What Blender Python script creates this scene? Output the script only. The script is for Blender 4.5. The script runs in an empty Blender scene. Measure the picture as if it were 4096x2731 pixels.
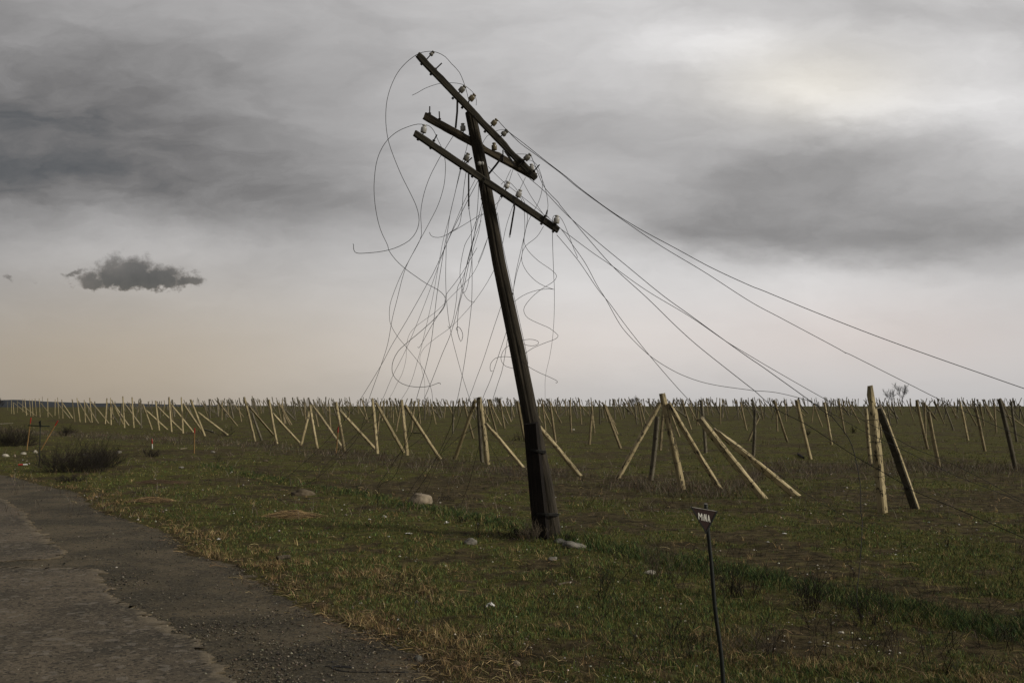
import bpy, bmesh, math, random
import numpy as np
from mathutils import Vector, Matrix, noise as mnoise
random.seed(7); rng = np.random.default_rng(7)
sc = bpy.context.scene
F, H, HY = 3982.0, 2.0, 1625.0      # focal length in photo pixels, eye height in metres, row of the horizon

# ------------------------------------------------------------ camera, sky, sun, exposure
cam = bpy.data.cameras.new("camera"); camo = bpy.data.objects.new("camera", cam)
sc.collection.objects.link(camo); sc.camera = camo
camo.location = (0, 0, H); camo.rotation_euler = (math.pi/2, 0, 0)
cam.sensor_width = 36; cam.lens = 36*F/4096; cam.shift_y = (HY-1365.5)/4096
cam.clip_start = 0.1; cam.clip_end = 20000
sc.view_settings.view_transform = 'Standard'; sc.view_settings.look = 'None'
sc.view_settings.exposure = 0.0; sc.view_settings.gamma = 1
sc.cycles.max_bounces = 4; sc.cycles.diffuse_bounces = 2; sc.cycles.use_denoising = True

SUN_DIR = Vector((0.86, -0.34, 0.40)).normalized()
sun = bpy.data.lights.new("sun", 'SUN'); suno = bpy.data.objects.new("sun", sun)
sc.collection.objects.link(suno)
sun.energy = 2.1; sun.angle = math.radians(12); sun.color = (1.0, 0.93, 0.78)
suno.rotation_euler = SUN_DIR.to_track_quat('Z', 'Y').to_euler()

class NT:
    """tiny helper for writing node trees as expressions"""
    def __init__(s, tree): s.t = tree; s.n = tree.nodes; s.l = tree.links
    def put(s, sock, v):
        if v is None: return
        if hasattr(v, 'is_output'): s.l.new(v, sock)
        else: sock.default_value = v
    def m(s, op, a, b=None, c=None, clamp=False):
        n = s.n.new('ShaderNodeMath'); n.operation = op; n.use_clamp = clamp
        for i, v in enumerate((a, b, c)):
            if v is not None: s.put(n.inputs[i], v)
        return n.outputs[0]
    def mix(s, f, a, b, mode='MIX'):
        n = s.n.new('ShaderNodeMix'); n.data_type = 'RGBA'; n.blend_type = mode
        s.put(n.inputs[0], f)
        for i, v in ((6, a), (7, b)):
            s.put(n.inputs[i], (*v, 1) if isinstance(v, tuple) and len(v) == 3 else v)
        return n.outputs[2]
    def noise(s, vec, scale, detail=4, rough=0.55, out=0, dist=0.0):
        n = s.n.new('ShaderNodeTexNoise'); s.put(n.inputs['Vector'], vec)
        n.inputs['Scale'].default_value = scale; n.inputs['Detail'].default_value = detail
        n.inputs['Roughness'].default_value = rough; n.inputs['Distortion'].default_value = dist
        return n.outputs[out]
    def voro(s, vec, scale, out='Distance'):
        n = s.n.new('ShaderNodeTexVoronoi'); s.put(n.inputs['Vector'], vec); n.inputs['Scale'].default_value = scale
        return n.outputs[out]
    def ss(s, v, lo, hi, a=0.0, b=1.0):
        n = s.n.new('ShaderNodeMapRange'); n.interpolation_type = 'SMOOTHSTEP'; s.put(n.inputs[0], v)
        for i, q in enumerate((lo, hi, a, b)): n.inputs[i+1].default_value = q
        return n.outputs[0]
    def xyz(s, x, y, z=0.0):
        n = s.n.new('ShaderNodeCombineXYZ')
        for i, v in enumerate((x, y, z)): s.put(n.inputs[i], v)
        return n.outputs[0]
    def sep(s, v):
        n = s.n.new('ShaderNodeSeparateXYZ'); s.put(n.inputs[0], v); return n.outputs
    def mapping(s, vec, scale=(1,1,1), loc=(0,0,0)):
        n = s.n.new('ShaderNodeMapping'); s.put(n.inputs[0], vec); n.inputs['Scale'].default_value = scale
        n.inputs['Location'].default_value = loc; return n.outputs[0]

world = bpy.data.worlds.new("World"); sc.world = world; world.use_nodes = True
def build_sky():
    T = NT(world.node_tree); T.n.clear()
    out = T.n.new('ShaderNodeOutputWorld'); bg = T.n.new('ShaderNodeBackground'); T.l.new(bg.outputs[0], out.inputs[0])
    d = T.sep(T.n.new('ShaderNodeTexCoord').outputs['Generated'])
    ay = T.m('MAXIMUM', T.m('ABSOLUTE', d[1]), 0.18)
    # heading / height of the sky direction, in hundreds of photo pixels
    u = T.m('MULTIPLY_ADD', T.m('DIVIDE', d[0], ay), F/100, 20.48)
    v = T.m('MULTIPLY_ADD', T.m('DIVIDE', d[2], ay), -F/100, HY/100)
    n1 = T.sep(T.noise(T.xyz(T.m('MULTIPLY', u, 0.10), T.m('MULTIPLY', v, 0.26)), 1.0, 6, 0.55, 1))
    n2 = T.sep(T.noise(T.xyz(T.m('MULTIPLY', u, 0.42), T.m('MULTIPLY', v, 1.1), 3.7), 1.0, 6, 0.6, 1))
    wu = T.m('ADD', u, T.m('ADD', T.m('MULTIPLY', T.m('SUBTRACT', n1[0], 0.5), 6.0), T.m('MULTIPLY', T.m('SUBTRACT', n2[0], 0.5), 2.0)))
    wv = T.m('ADD', v, T.m('ADD', T.m('MULTIPLY', T.m('SUBTRACT', n1[1], 0.5), 2.2), T.m('MULTIPLY', T.m('SUBTRACT', n2[1], 0.5), 1.1)))
    def gauss(U, V, cx, cy, sx, up, dn, rot=0.0):
        dx = T.m('SUBTRACT', U, cx/100); dy = T.m('SUBTRACT', V, cy/100)
        if rot: dy = T.m('ADD', dy, T.m('MULTIPLY', dx, -math.tan(math.radians(rot))))
        a = T.m('DIVIDE', dx, sx/100)
        b = T.m('ADD', T.m('DIVIDE', T.m('MINIMUM', dy, 0.0), up/100), T.m('DIVIDE', T.m('MAXIMUM', dy, 0.0), dn/100))
        q = T.m('ADD', T.m('MULTIPLY', a, a), T.m('MULTIPLY', b, b))
        return T.m('EXPONENT', T.m('MULTIPLY', q, -1.0))
    val = T.ss(u, -4.0, 26.0, 155.0, 197.0)
    def add(amp, *g):
        nonlocal val
        val = T.m('MULTIPLY_ADD', gauss(wu, wv, *g), amp, val)
    add(-58, -50, 690, 950, 400, 150, 3)
    add(-34, 1100, 800, 640, 190, 120, 4)
    add(-24, 500, 330, 900, 260, 300)
    add(-14, 700, 560, 420, 90, 60)
    add(14, 500, 560, 500, 50, 60)
    add(-46, 3700, 930, 900, 300, 125, 3)
    add(4, 1200, 1380, 2400, 330, 300)
    add(-36, 2880, 900, 520, 190, 110, 6)
    add(-22, 3150, 660, 560, 80, 70, -8)
    add(-14, 2450, 560, 380, 120, 80, 10)
    add(-16, 3500, 60, 560, 90, 60)
    add(-14, 2150, 520, 500, 200, 200)
    add(24, 2900, 190, 420, 130, 90)
    add(30, 3350, 390, 520, 120, 80, 4)
    add(16, 3950, 380, 420, 150, 160)
    add(12, 2450, 1250, 900, 230, 300)
    add(8, 3300, 1200, 600, 120, 120)
    add(10, 250, 1010, 700, 70, 120)
    add(-8, 300, 1500, 900, 200, 300)
    add(-10, 2400, 1620, 3000, 110, 900)
    fine = T.noise(T.xyz(T.m('MULTIPLY', wu, 0.11), T.m('MULTIPLY', wv, 0.30), 9.1), 1.0, 7, 0.55, 0, 0.4)
    fine2 = T.noise(T.xyz(T.m('MULTIPLY', wu, 0.34), T.m('MULTIPLY', wv, 0.85), 5.1), 1.0, 7, 0.58, 0, 0.5)
    hi = T.ss(v, 15.5, 8.0)
    dk = T.ss(val, 175.0, 110.0, 0.35, 1.0)
    val = T.m('ADD', val, T.m('MULTIPLY', T.m('MULTIPLY', T.m('SUBTRACT', fine, 0.5), 56.0), hi))
    val = T.m('ADD', val, T.m('MULTIPLY', T.m('MULTIPLY', T.m('SUBTRACT', fine2, 0.5), 58.0), T.m('MULTIPLY', hi, dk)))
    # the small dark scud under the bank
    un = T.noise(T.xyz(u, T.m('MULTIPLY', v, 1.3), 2.0), 1.25, 7, 0.62, 1)
    uns = T.sep(un)
    su = T.m('MULTIPLY_ADD', T.m('SUBTRACT', uns[0], 0.5), 1.5, u); sv = T.m('MULTIPLY_ADD', T.m('SUBTRACT', uns[1], 0.5), 1.1, v)
    f = None
    for amp, *g in ((1.0, 500, 1128, 130, 112, 30), (0.95, 630, 1134, 130, 80, 26), (0.85, 370, 1136, 90, 50, 24), (0.8, 760, 1128, 62, 44, 30),
                    (0.62, 290, 1096, 70, 22, 18, -22), (0.45, 20, 1118, 34, 20, 16), (0.36, 120, 1126, 40, 14, 12)):
        k = T.m('MULTIPLY', gauss(su, sv, *g), amp); f = k if f is None else T.m('MAXIMUM', f, k)
    f = T.m('ADD', f, T.m('MULTIPLY', T.m('SUBTRACT', T.noise(T.xyz(u, v, 7.0), 2.0, 7, 0.68), 0.5), 0.75))
    scud = T.ss(f, 0.24, 0.66)
    sval = T.m('ADD', T.m('MULTIPLY_ADD', T.noise(T.xyz(u, v, 1.0), 0.9, 5, 0.6), 40.0, 88.0), T.m('MULTIPLY', gauss(u, v, 560, 1130, 200, 60, 60), -26.0))
    val = T.m('ADD', T.m('MULTIPLY', val, T.m('SUBTRACT', 1.0, T.m('MULTIPLY', scud, 0.92))), T.m('MULTIPLY', sval, T.m('MULTIPLY', scud, 0.92)))
    # hue: neutral, bluish in the thick cloud, warm by the left horizon and in the bright gaps
    warm = gauss(u, v, 400, 1480, 1300, 330, 400)
    pink = gauss(u, v, 3500, 1350, 900, 180, 180)
    cream = gauss(u, v, 3250, 340, 420, 170, 150)
    pk2 = gauss(u, v, 2100, 1400, 700, 200, 160)
    cold = T.ss(val, 120.0, 80.0)
    # unseen sky behind and left of the viewer is dimmed to deepen post shading
    back = T.m('MULTIPLY', T.ss(d[1], 0.30, -0.30, 1.0, 0.42), T.ss(d[0], -0.50, -0.90, 1.0, 0.60))
    def ch(base, w, p, c, k, x2):
        r = T.m('ADD', val, base)
        for g_, q in ((warm, w), (pink, p), (cream, c), (cold, k), (pk2, x2)): r = T.m('MULTIPLY_ADD', g_, q, r)
        return T.m('MULTIPLY', T.m('POWER', T.m('DIVIDE', r, 255.0), 2.2), T.m('MULTIPLY', back, 10.0))
    rgb = T.n.new('ShaderNodeCombineColor')
    for i, a in enumerate(((1.0, 12, 6, 4, -4.0, 4), (-0.8, 2, -0.5, 1, 0.0, 0), (-1.2, -13, -4, -7, 3.0, -3))):
        T.l.new(ch(*a), rgb.inputs[i])
    sky = T.n.new('ShaderNodeTexSky'); sky.sky_type = 'NISHITA'; sky.sun_disc = False
    sky.sun_elevation = math.asin(SUN_DIR.z); sky.sun_rotation = math.atan2(SUN_DIR.x, SUN_DIR.y)
    col = T.mix(0.02, rgb.outputs[0], sky.outputs[0])
    T.l.new(col, bg.inputs[0]); bg.inputs[1].default_value = 0.1
build_sky()

# ------------------------------------------------------------ small helpers
def link(o): sc.collection.objects.link(o); return o
WM = {}                                              # world matrices of everything placed
def mesh_obj(name, verts, faces, mat, parent=None, M=None, smooth=False, cols=None):
    me = bpy.data.meshes.new(name); me.from_pydata([tuple(v) for v in verts], [], faces)
    if smooth: me.polygons.foreach_set('use_smooth', [True]*len(me.polygons))
    me.materials.append(mat); me.update()
    return place(bpy.data.objects.new(name, me), parent, M)
def place(o, parent=None, M=None):
    link(o); M = M or Matrix()
    if parent is not None:
        o.parent = parent; o.matrix_parent_inverse = WM[parent.name].inverted()
    o.matrix_basis = M; WM[o.name] = M
    return o
def empty(name, loc):
    o = bpy.data.objects.new(name, None); o.empty_display_size = 0.1
    return place(o, None, Matrix.Translation(loc))
def tag(o, label=None, cat=None, group=None, kind=None):
    if label: o['label'] = label
    if cat: o['category'] = cat
    if group: o['group'] = group
    if kind: o['kind'] = kind
    return o
def frame(p0, p1, up=Vector((0,0,1)), centre=False):
    """matrix with local Z from p0 to p1 and local Y near up"""
    z = (p1-p0).normalized(); x = up.cross(z)
    if x.length < 1e-4: x = Vector((1,0,0))
    x.normalize(); y = z.cross(x)
    o = (p0+p1)/2 if centre else p0
    return Matrix(((x.x, y.x, z.x, o.x), (x.y, y.y, z.y, o.y), (x.z, y.z, z.z, o.z), (0,0,0,1)))
def lathe(prof, n=12):
    V, Fc = [], []
    for r, z in prof:
        for i in range(n):
            a = 2*math.pi*i/n; V.append((r*math.cos(a), r*math.sin(a), z))
    for k in range(len(prof)-1):
        for i in range(n):
            j = (i+1) % n; Fc.append((k*n+i, k*n+j, (k+1)*n+j, (k+1)*n+i))
    Fc.append(tuple(reversed(range(n)))); Fc.append(tuple(range((len(prof)-1)*n, len(prof)*n)))
    return V, Fc
def catmull(P, step):
    P = [P[0]+(P[0]-P[1])*0.5] + P + [P[-1]+(P[-1]-P[-2])*0.5]; out = []
    for i in range(1, len(P)-2):
        a, b, c, d = P[i-1:i+3]; n = max(2, int((c-b).length/step))
        for k in range(n):
            t = k/n
            out.append(0.5*((2*b)+(c-a)*t+(2*a-5*b+4*c-d)*t*t+(3*b-a-3*c+d)*t**3))
    out.append(P[-2]); return out
def tube(pts, r, n=5, r1=None, V=None, Fc=None):
    """a round tube along pts"""
    if V is None: V, Fc = [], []
    b0 = len(V); ref = Vector((0.31, 0.52, 0.79)); m = len(pts)
    for k, p in enumerate(pts):
        t = (pts[min(k+1, m-1)]-pts[max(k-1, 0)])
        if t.length < 1e-9: t = Vector((0,0,1))
        t.normalize(); x = ref-t*ref.dot(t)
        if x.length < 1e-3: x = t.orthogonal()
        x.normalize(); ref = x; y = t.cross(x); rr = r if r1 is None else r+(r1-r)*k/max(1, m-1)
        for i in range(n):
            a = 2*math.pi*i/n; V.append(p+x*(rr*math.cos(a))+y*(rr*math.sin(a)))
    for k in range(m-1):
        for i in range(n):
            j = (i+1) % n; Fc.append((b0+k*n+i, b0+k*n+j, b0+(k+1)*n+j, b0+(k+1)*n+i))
    Fc.append(tuple(b0+i for i in reversed(range(n)))); Fc.append(tuple(b0+(m-1)*n+i for i in range(n)))
    return V, Fc

# ------------------------------------------------------------ lie of the land
def _h(i, j, s): 
    q = (i*374761393+j*668265263+s*974634777) & 0xffffffff
    q = ((q ^ (q >> 13))*1274126177) & 0xffffffff
    return ((q ^ (q >> 16)) & 0xffffff)/float(0xffffff)
def vnoise(x, y, s=0):
    x = np.asarray(x, float); y = np.asarray(y, float)
    i = np.floor(x).astype(np.int64); j = np.floor(y).astype(np.int64); fx = x-i; fy = y-j
    fx = fx*fx*(3-2*fx); fy = fy*fy*(3-2*fy)
    a, b, c, d = _h(i, j, s), _h(i+1, j, s), _h(i, j+1, s), _h(i+1, j+1, s)
    return (a*(1-fx)+b*fx)*(1-fy)+(c*(1-fx)+d*fx)*fy
def fbm(x, y, s=0, o=4):
    t = 0; a = 0.5; w = 0
    for k in range(o): t = t+a*vnoise(x*2**k+17.3*k, y*2**k+5.1*k, s+k); w += a; a *= 0.5
    return t/w
def sstep(x, a, b):
    t = np.clip((x-a)/(b-a), 0, 1); return t*t*(3-2*t)
SH_Y = [0, 1700, 1800, 1880, 1900, 1945, 1970, 2040, 2088, 2147, 2207, 2266, 2326, 2397, 2463, 2543, 2614, 2731, 3100, 5000, 20000]
SH_X = [-1500, -1500, -700, -200, 0, 178, 300, 381, 536, 684, 732, 928, 1041, 1130, 1279, 1478, 1657, 1752, 2300, 4200, 9000]
def pix(x, y):
    yy = np.maximum(y, 0.45); return 2048+F*x/yy, HY+F*H/yy
def shoulder(x, y):
    """metres inside the gravel shoulder (positive) or outside it"""
    px, py = pix(x, y); return (np.interp(py, SH_Y, SH_X)-px)/F*np.maximum(y, 0.45)
def zg(x, y):
    x = np.asarray(x, float); y = np.asarray(y, float)
    u = x/np.maximum(y, 1)
    rise = 2.06*sstep(y, 55, 330)*sstep(u, -0.50, -0.27)
    rough = sstep(-shoulder(x, y), 0.0, 0.7)
    bump = (fbm(x*0.35, y*0.35, 3, 3)-0.5)*0.10+(fbm(x*1.7, y*1.7, 5, 3)-0.5)*0.05+(fbm(x*6, y*6, 9, 2)-0.5)*0.025
    return rise+bump*rough*np.where(y < 120, 1, 0.5)
def zf(x, y): return float(zg(x, y))
def P(px, py, d): return Vector(((px-2048)/F*d, d, H-(py-HY)/F*d))
def G(px, py):
    """where the sight line through a photo pixel meets the ground"""
    u, w = (px-2048)/F, (py-HY)/F; lo = 4.0; d = lo
    while d < 600:
        if H-w*d < zf(u*d, d): break
        lo = d; d *= 1.04
    hi = d
    for _ in range(24):
        mid = (lo+hi)/2
        if H-w*mid < zf(u*mid, mid): hi = mid
        else: lo = mid
    d = (lo+hi)/2; return Vector((u*d, d, zf(u*d, d)))
LUSH_X = [0, 870, 1000, 1300, 1600, 1900, 2200, 2700, 3000, 3400, 3800, 4096, 5200]
LUSH_Y = [1800, 1868, 1900, 1955, 2010, 2070, 2140, 2250, 2300, 2390, 2470, 2530, 2760]
DRY_X = [-500, 400, 1000, 1450, 2000, 2500, 2900, 3060, 3500, 4096, 4800]
DRY_Y = [1690, 1745, 1778, 1826, 1880, 1935, 1965, 1880, 1866, 1885, 1900]
def masks(x, y):
    """green, straw, grey-dry and lush cover, each 0..1"""
    px, py = pix(x, y)
    sd = -shoulder(x, y)
    n = fbm(x*0.55, y*0.40, 21, 4); n2 = fbm(x*2.3, y*1.6, 33, 3); n3 = fbm(x*0.16, y*0.12, 55, 3)
    g = 0.64+0.0*px
    near = sstep(py-np.interp(px, LUSH_X, LUSH_Y), -10, 40)
    g = g+near*0.20
    def blob(cx, cy, sx, sy): return np.exp(-((px-cx)/sx)**2-((py-cy)/sy)**2)
    g = g-0.55*blob(1720, 1955, 560, 60)-0.5*blob(3950, 2010, 420, 60)-0.25*blob(2750, 2210, 420, 50)-0.35*blob(3150, 2570, 380, 70)
    g = g-0.30*blob(700, 1820, 260, 22)-0.2*blob(2400, 2050, 300, 50)+0.2*blob(2900, 1990, 250, 30)+0.2*blob(2500, 1860, 500, 30)
    n4 = fbm(x*7.0, y*5.0, 44, 2)
    g = g-0.06+(n-0.5)*1.5+(n2-0.5)*1.3+(n3-0.5)*0.5+(n4-0.5)*1.0
    lushd = np.abs(py-np.interp(px, LUSH_X, LUSH_Y))/np.maximum(6, (py-HY)*0.045)
    lush = np.exp(-lushd**2)*np.where((px > 800), 1, 0.3)
    dryd = np.abs(py-np.interp(px, DRY_X, DRY_Y))/np.maximum(5, (py-HY)*0.10)
    dry = np.exp(-dryd**2)*sstep(n, 0.30, 0.55)
    straw = np.exp(-((sd-0.15)/0.60)**2)*(0.35+0.8*sstep(n2, 0.35, 0.65))+blob(1350, 2350, 520, 90)*0.7*sstep(n2, 0.45, 0.65)+blob(2900, 2650, 700, 80)*0.5*sstep(n2, 0.4, 0.6)
    straw = straw+0.25*sstep(n2, 0.6, 0.75)*near
    return np.clip(g, 0, 1), np.clip(straw, 0, 1), np.clip(dry, 0, 1), np.clip(lush, 0, 1)

# ------------------------------------------------------------ materials
def new_mat(name):
    m = bpy.data.materials.new(name); m.use_nodes = True; T = NT(m.node_tree)
    b = m.node_tree.nodes['Principled BSDF']; b.inputs['Roughness'].default_value = 0.9
    b.inputs['Specular IOR Level'].default_value = 0.2
    return m, T, b
def tc(T, k='Object'): return T.n.new('ShaderNodeTexCoord').outputs[k]
def rnd(T): return T.n.new('ShaderNodeObjectInfo').outputs['Random']
def bump(T, b, h, strength=0.5, dist=0.01):
    n = T.n.new('ShaderNodeBump'); n.inputs['Strength'].default_value = strength; n.inputs['Distance'].default_value = dist
    T.put(n.inputs['Height'], h); T.l.new(n.outputs[0], b.inputs['Normal'])
def attr(T, name):
    a = T.n.new('ShaderNodeAttribute'); a.attribute_name = name; return a.outputs['Color']

def mat_ground():
    m, T, b = new_mat("field_soil"); v = tc(T)
    k = T.sep(attr(T, 'cover'))
    a = T.noise(v, 5.0, 7, 0.7); c = T.noise(v, 24.0, 6, 0.75); e = T.noise(v, 0.8, 5, 0.6)
    soil = T.mix(T.ss(a, 0.35, 0.65), (0.022, 0.018, 0.009), (0.105, 0.082, 0.042))
    soil = T.mix(T.ss(c, 0.52, 0.70, 0, 0.6), soil, (0.17, 0.122, 0.070))
    grn = T.mix(T.ss(c, 0.35, 0.65), (0.028, 0.031, 0.008), (0.145, 0.142, 0.036))
    g = T.ss(T.m('ADD', k[0], T.m('MULTIPLY', T.m('SUBTRACT', c, 0.5), 0.9)), 0.25, 0.75)
    col = T.mix(T.m('MULTIPLY', g, 0.85), soil, grn)
    st = T.mix(T.ss(c, 0.4, 0.7), (0.030, 0.020, 0.012), (0.14, 0.095, 0.05))
    col = T.mix(T.m('MULTIPLY', k[1], 0.75), col, st)
    dr = T.mix(T.ss(c, 0.4, 0.7), (0.050, 0.039, 0.031), (0.135, 0.108, 0.084))
    col = T.mix(T.m('MULTIPLY', k[2], 0.6), col, dr)
    mot = T.noise(T.mapping(v, (0.35, 0.8, 1)), 1.0, 7, 0.68); mo2 = T.noise(T.mapping(v, (1.6, 3.2, 1)), 1.0, 5, 0.7)
    col = T.mix(T.ss(mot, 0.45, 0.62, 0.0, 0.4), col, (0.028, 0.024, 0.011)); col = T.mix(T.ss(mo2, 0.52, 0.66, 0.0, 0.65), col, (0.150, 0.128, 0.050))
    T.l.new(col, b.inputs['Base Color']); b.inputs['Roughness'].default_value = 1.0; b.inputs['Specular IOR Level'].default_value = 0.05
    bump(T, b, T.m('ADD', a, T.m('MULTIPLY', c, 0.6)), 0.9, 0.05)
    return m
def mat_gravel():
    m, T, b = new_mat("gravel"); v = tc(T)
    a = T.noise(v, 0.9, 6, 0.62); f = T.noise(v, 60.0, 4, 0.7); vo = T.voro(v, 55.0, 'Color'); k = T.sep(vo)
    vo2 = T.sep(T.voro(v, 21.0, 'Color'))
    base = T.mix(T.ss(a, 0.40, 0.62), (0.078, 0.065, 0.041), (0.160, 0.127, 0.078))
    base = T.mix(T.ss(k[0], 0.72, 0.95, 0, 0.6), base, (0.19, 0.162, 0.115))
    base = T.mix(T.ss(k[1], 0.75, 0.95, 0, 0.6), base, (0.026, 0.024, 0.018))
    base = T.mix(T.ss(vo2[0], 0.88, 0.93, 0, 0.5), base, (0.025, 0.025, 0.024))
    base = T.mix(T.ss(f, 0.55, 0.8, 0, 0.5), base, (0.16, 0.14, 0.11))
    T.l.new(base, b.inputs['Base Color']); bump(T, b, T.m('ADD', f, T.m('MULTIPLY', k[0], 0.7)), 1.0, 0.035)
    return m
def mat_road():
    m, T, b = new_mat("worn_asphalt"); v = tc(T)
    a = T.noise(v, 0.55, 6, 0.6); a2 = T.noise(v, 2.6, 6, 0.65); f = T.noise(v, 45.0, 5, 0.7)
    k = T.sep(T.voro(v, 38.0, 'Color')); k2 = T.sep(T.voro(v, 13.0, 'Color'))
    base = T.mix(T.ss(a, 0.38, 0.62), (0.082, 0.068, 0.048), (0.162, 0.130, 0.090))
    base = T.mix(T.ss(a2, 0.52, 0.70, 0, 0.7), base, (0.045, 0.040, 0.030))
    base = T.mix(T.ss(k[0], 0.75, 0.95, 0, 0.6), base, (0.22, 0.182, 0.13))
    base = T.mix(T.ss(k[1], 0.72, 0.92, 0, 0.75), base, (0.026, 0.024, 0.020))
    base = T.mix(T.ss(k2[2], 0.90, 0.94, 0, 0.5), base, (0.24, 0.21, 0.17))
    edge = T.sep(attr(T, 'edge'))
    base = T.mix(T.m('MULTIPLY', T.m('MULTIPLY', T.ss(edge[0], 0.0, 0.8), T.ss(a2, 0.38, 0.55)), 0.8), base, (0.24, 0.195, 0.132))
    T.l.new(base, b.inputs['Base Color']); bump(T, b, T.m('ADD', T.m('ADD', f, T.m('MULTIPLY', a2, 1.2)), T.m('MULTIPLY', k[0], 0.5)), 1.0, 0.022)
    return m
def mat_attr(name, rough=0.85, translucent=False):
    m, T, b = new_mat(name); T.l.new(attr(T, 'tint'), b.inputs['Base Color']); b.inputs['Roughness'].default_value = rough
    return m
def mat_wood(name, dark, light, scale=1.0):
    m, T, b = new_mat(name); v = tc(T)
    off = T.n.new('ShaderNodeVectorMath'); off.operation = 'ADD'; T.put(off.inputs[0], v); T.put(off.inputs[1], T.xyz(T.m('MULTIPLY', rnd(T), 30.0), 0.0, 0.0))
    v = off.outputs[0]
    g = T.noise(T.mapping(v, (34*scale, 34*scale, 1.6*scale)), 1.0, 7, 0.65); g2 = T.noise(T.mapping(v, (90, 90, 2.4)), 1.0, 5, 0.7)
    big = T.noise(T.mapping(v, (3, 3, 0.9)), 1.0, 5, 0.6)
    col = T.mix(T.ss(g, 0.32, 0.70), dark, light)
    col = T.mix(T.ss(g2, 0.56, 0.64, 0, 0.85), col, tuple(c*0.22 for c in dark))
    col = T.mix(T.ss(big, 0.52, 0.75, 0, 0.6), col, tuple(c*1.5 for c in light))
    T.l.new(col, b.inputs['Base Color']); bump(T, b, T.m('ADD', g, T.m('MULTIPLY', g2, -0.8)), 0.9, 0.012)
    return m
def mat_concrete(name, A, B, dark=0.6):
    m, T, b = new_mat(name); v0 = tc(T)
    off = T.n.new('ShaderNodeVectorMath'); off.operation = 'ADD'; T.put(off.inputs[0], v0); r = rnd(T)
    T.put(off.inputs[1], T.xyz(T.m('MULTIPLY', r, 41.0), T.m('MULTIPLY', r, 17.0), T.m('MULTIPLY', r, 73.0))); v = off.outputs[0]
    a = T.noise(T.mapping(v, (3, 3, 1.1)), 1.0, 5, 0.6); f = T.noise(v, 26.0, 5, 0.7); p = T.noise(T.mapping(v, (17, 17, 6.0)), 1.0, 6, 0.68, 0, 0.8)
    pit = T.voro(v, 24.0)
    col = T.mix(T.ss(a, 0.30, 0.70), A, B)
    col = T.mix(T.ss(r, 0.55, 1.0, 0.0, 0.5), col, tuple(c*0.55 for c in A))
    col = T.mix(T.ss(f, 0.5, 0.8, 0, 0.35), col, tuple(c*0.5 for c in A))
    col = T.mix(T.ss(p, 0.555, 0.60, 0, 0.92), col, (0.050, 0.043, 0.032))
    col = T.mix(T.ss(pit, 0.16, 0.08, 0, 0.7), col, (0.045, 0.04, 0.03))
    # rust and damp near the ends of each cast post
    z = T.sep(v0)[2]
    col = T.mix(T.ss(z, 2.05, 2.45, 0, 0.55), col, (0.13, 0.115, 0.088))
    T.l.new(col, b.inputs['Base Color'])
    bump(T, b, T.m('SUBTRACT', T.m('ADD', f, T.m('MULTIPLY', T.ss(p, 0.62, 0.56), 1.6)), T.ss(pit, 0.16, 0.05, 0, 1)), 0.8, 0.012)
    return m
def mat_plain(name, col, rough=0.7, var=0.35, scale=12.0, metal=0.0, spec=0.3):
    m, T, b = new_mat(name); v = tc(T); a = T.noise(v, scale, 5, 0.65)
    c = T.mix(T.ss(a, 0.3, 0.7), tuple(q*(1-var) for q in col), tuple(min(1, q*(1+var)) for q in col))
    T.l.new(c, b.inputs['Base Color']); b.inputs['Roughness'].default_value = rough; b.inputs['Metallic'].default_value = metal
    b.inputs['Specular IOR Level'].default_value = spec; bump(T, b, a, 0.4, 0.004)
    return m
def mat_stone(name, A, B):
    m, T, b = new_mat(name); v = tc(T); a = T.noise(v, 5.0, 6, 0.62); f = T.noise(v, 40.0, 4, 0.7); p = T.noise(v, 13.0, 5, 0.6)
    col = T.mix(T.ss(a, 0.35, 0.65), A, B); col = T.mix(T.ss(p, 0.62, 0.68, 0, 0.6), col, tuple(c*0.4 for c in A))
    col = T.mix(T.ss(f, 0.5, 0.8, 0, 0.3), col, tuple(c*1.3 for c in B))
    T.l.new(col, b.inputs['Base Color']); bump(T, b, T.m('ADD', f, a), 0.7, 0.01); return m

M_GROUND, M_GRAVEL, M_ROAD = mat_ground(), mat_gravel(), mat_road()
M_BLADE = mat_attr("grass_blades", 0.8); M_STRAW = mat_attr("dead_straw"); M_PEB = mat_attr("pebble_stone", 0.9)
M_POLE = mat_wood("creosoted_wood", (0.017, 0.0145, 0.011), (0.066, 0.055, 0.041))
M_ARM = mat_wood("weathered_crossarm_wood", (0.016, 0.0145, 0.0115), (0.068, 0.060, 0.045), 0.9)
M_ARM2 = mat_wood("bleached_crossarm_wood", (0.026, 0.021, 0.015), (0.135, 0.110, 0.075), 0.9)
M_STUB = mat_wood("tarred_stub_timber", (0.006, 0.005, 0.0045), (0.018, 0.013, 0.010))
M_CONC = mat_concrete("lime_concrete", (0.37, 0.30, 0.170), (0.57, 0.475, 0.285))
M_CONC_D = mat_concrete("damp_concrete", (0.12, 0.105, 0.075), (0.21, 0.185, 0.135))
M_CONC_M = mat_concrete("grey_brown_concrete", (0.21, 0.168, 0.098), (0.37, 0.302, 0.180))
M_STEEL = mat_plain("rusty_dark_steel", (0.022, 0.019, 0.017), 0.6, 0.5, 30, 0.3)
M_WIRE = mat_plain("dark_wire", (0.018, 0.017, 0.016), 0.6, 0.3, 30, 0.3)
M_PORC = mat_plain("white_porcelain", (0.44, 0.425, 0.40), 0.28, 0.12, 25, 0, 0.5)
M_PORC_T = mat_plain("tan_porcelain", (0.17, 0.14, 0.085), 0.3, 0.25, 25, 0, 0.5)
M_PORC_G = mat_plain("dirty_porcelain", (0.17, 0.16, 0.135), 0.35, 0.4, 25, 0, 0.5)
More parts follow.
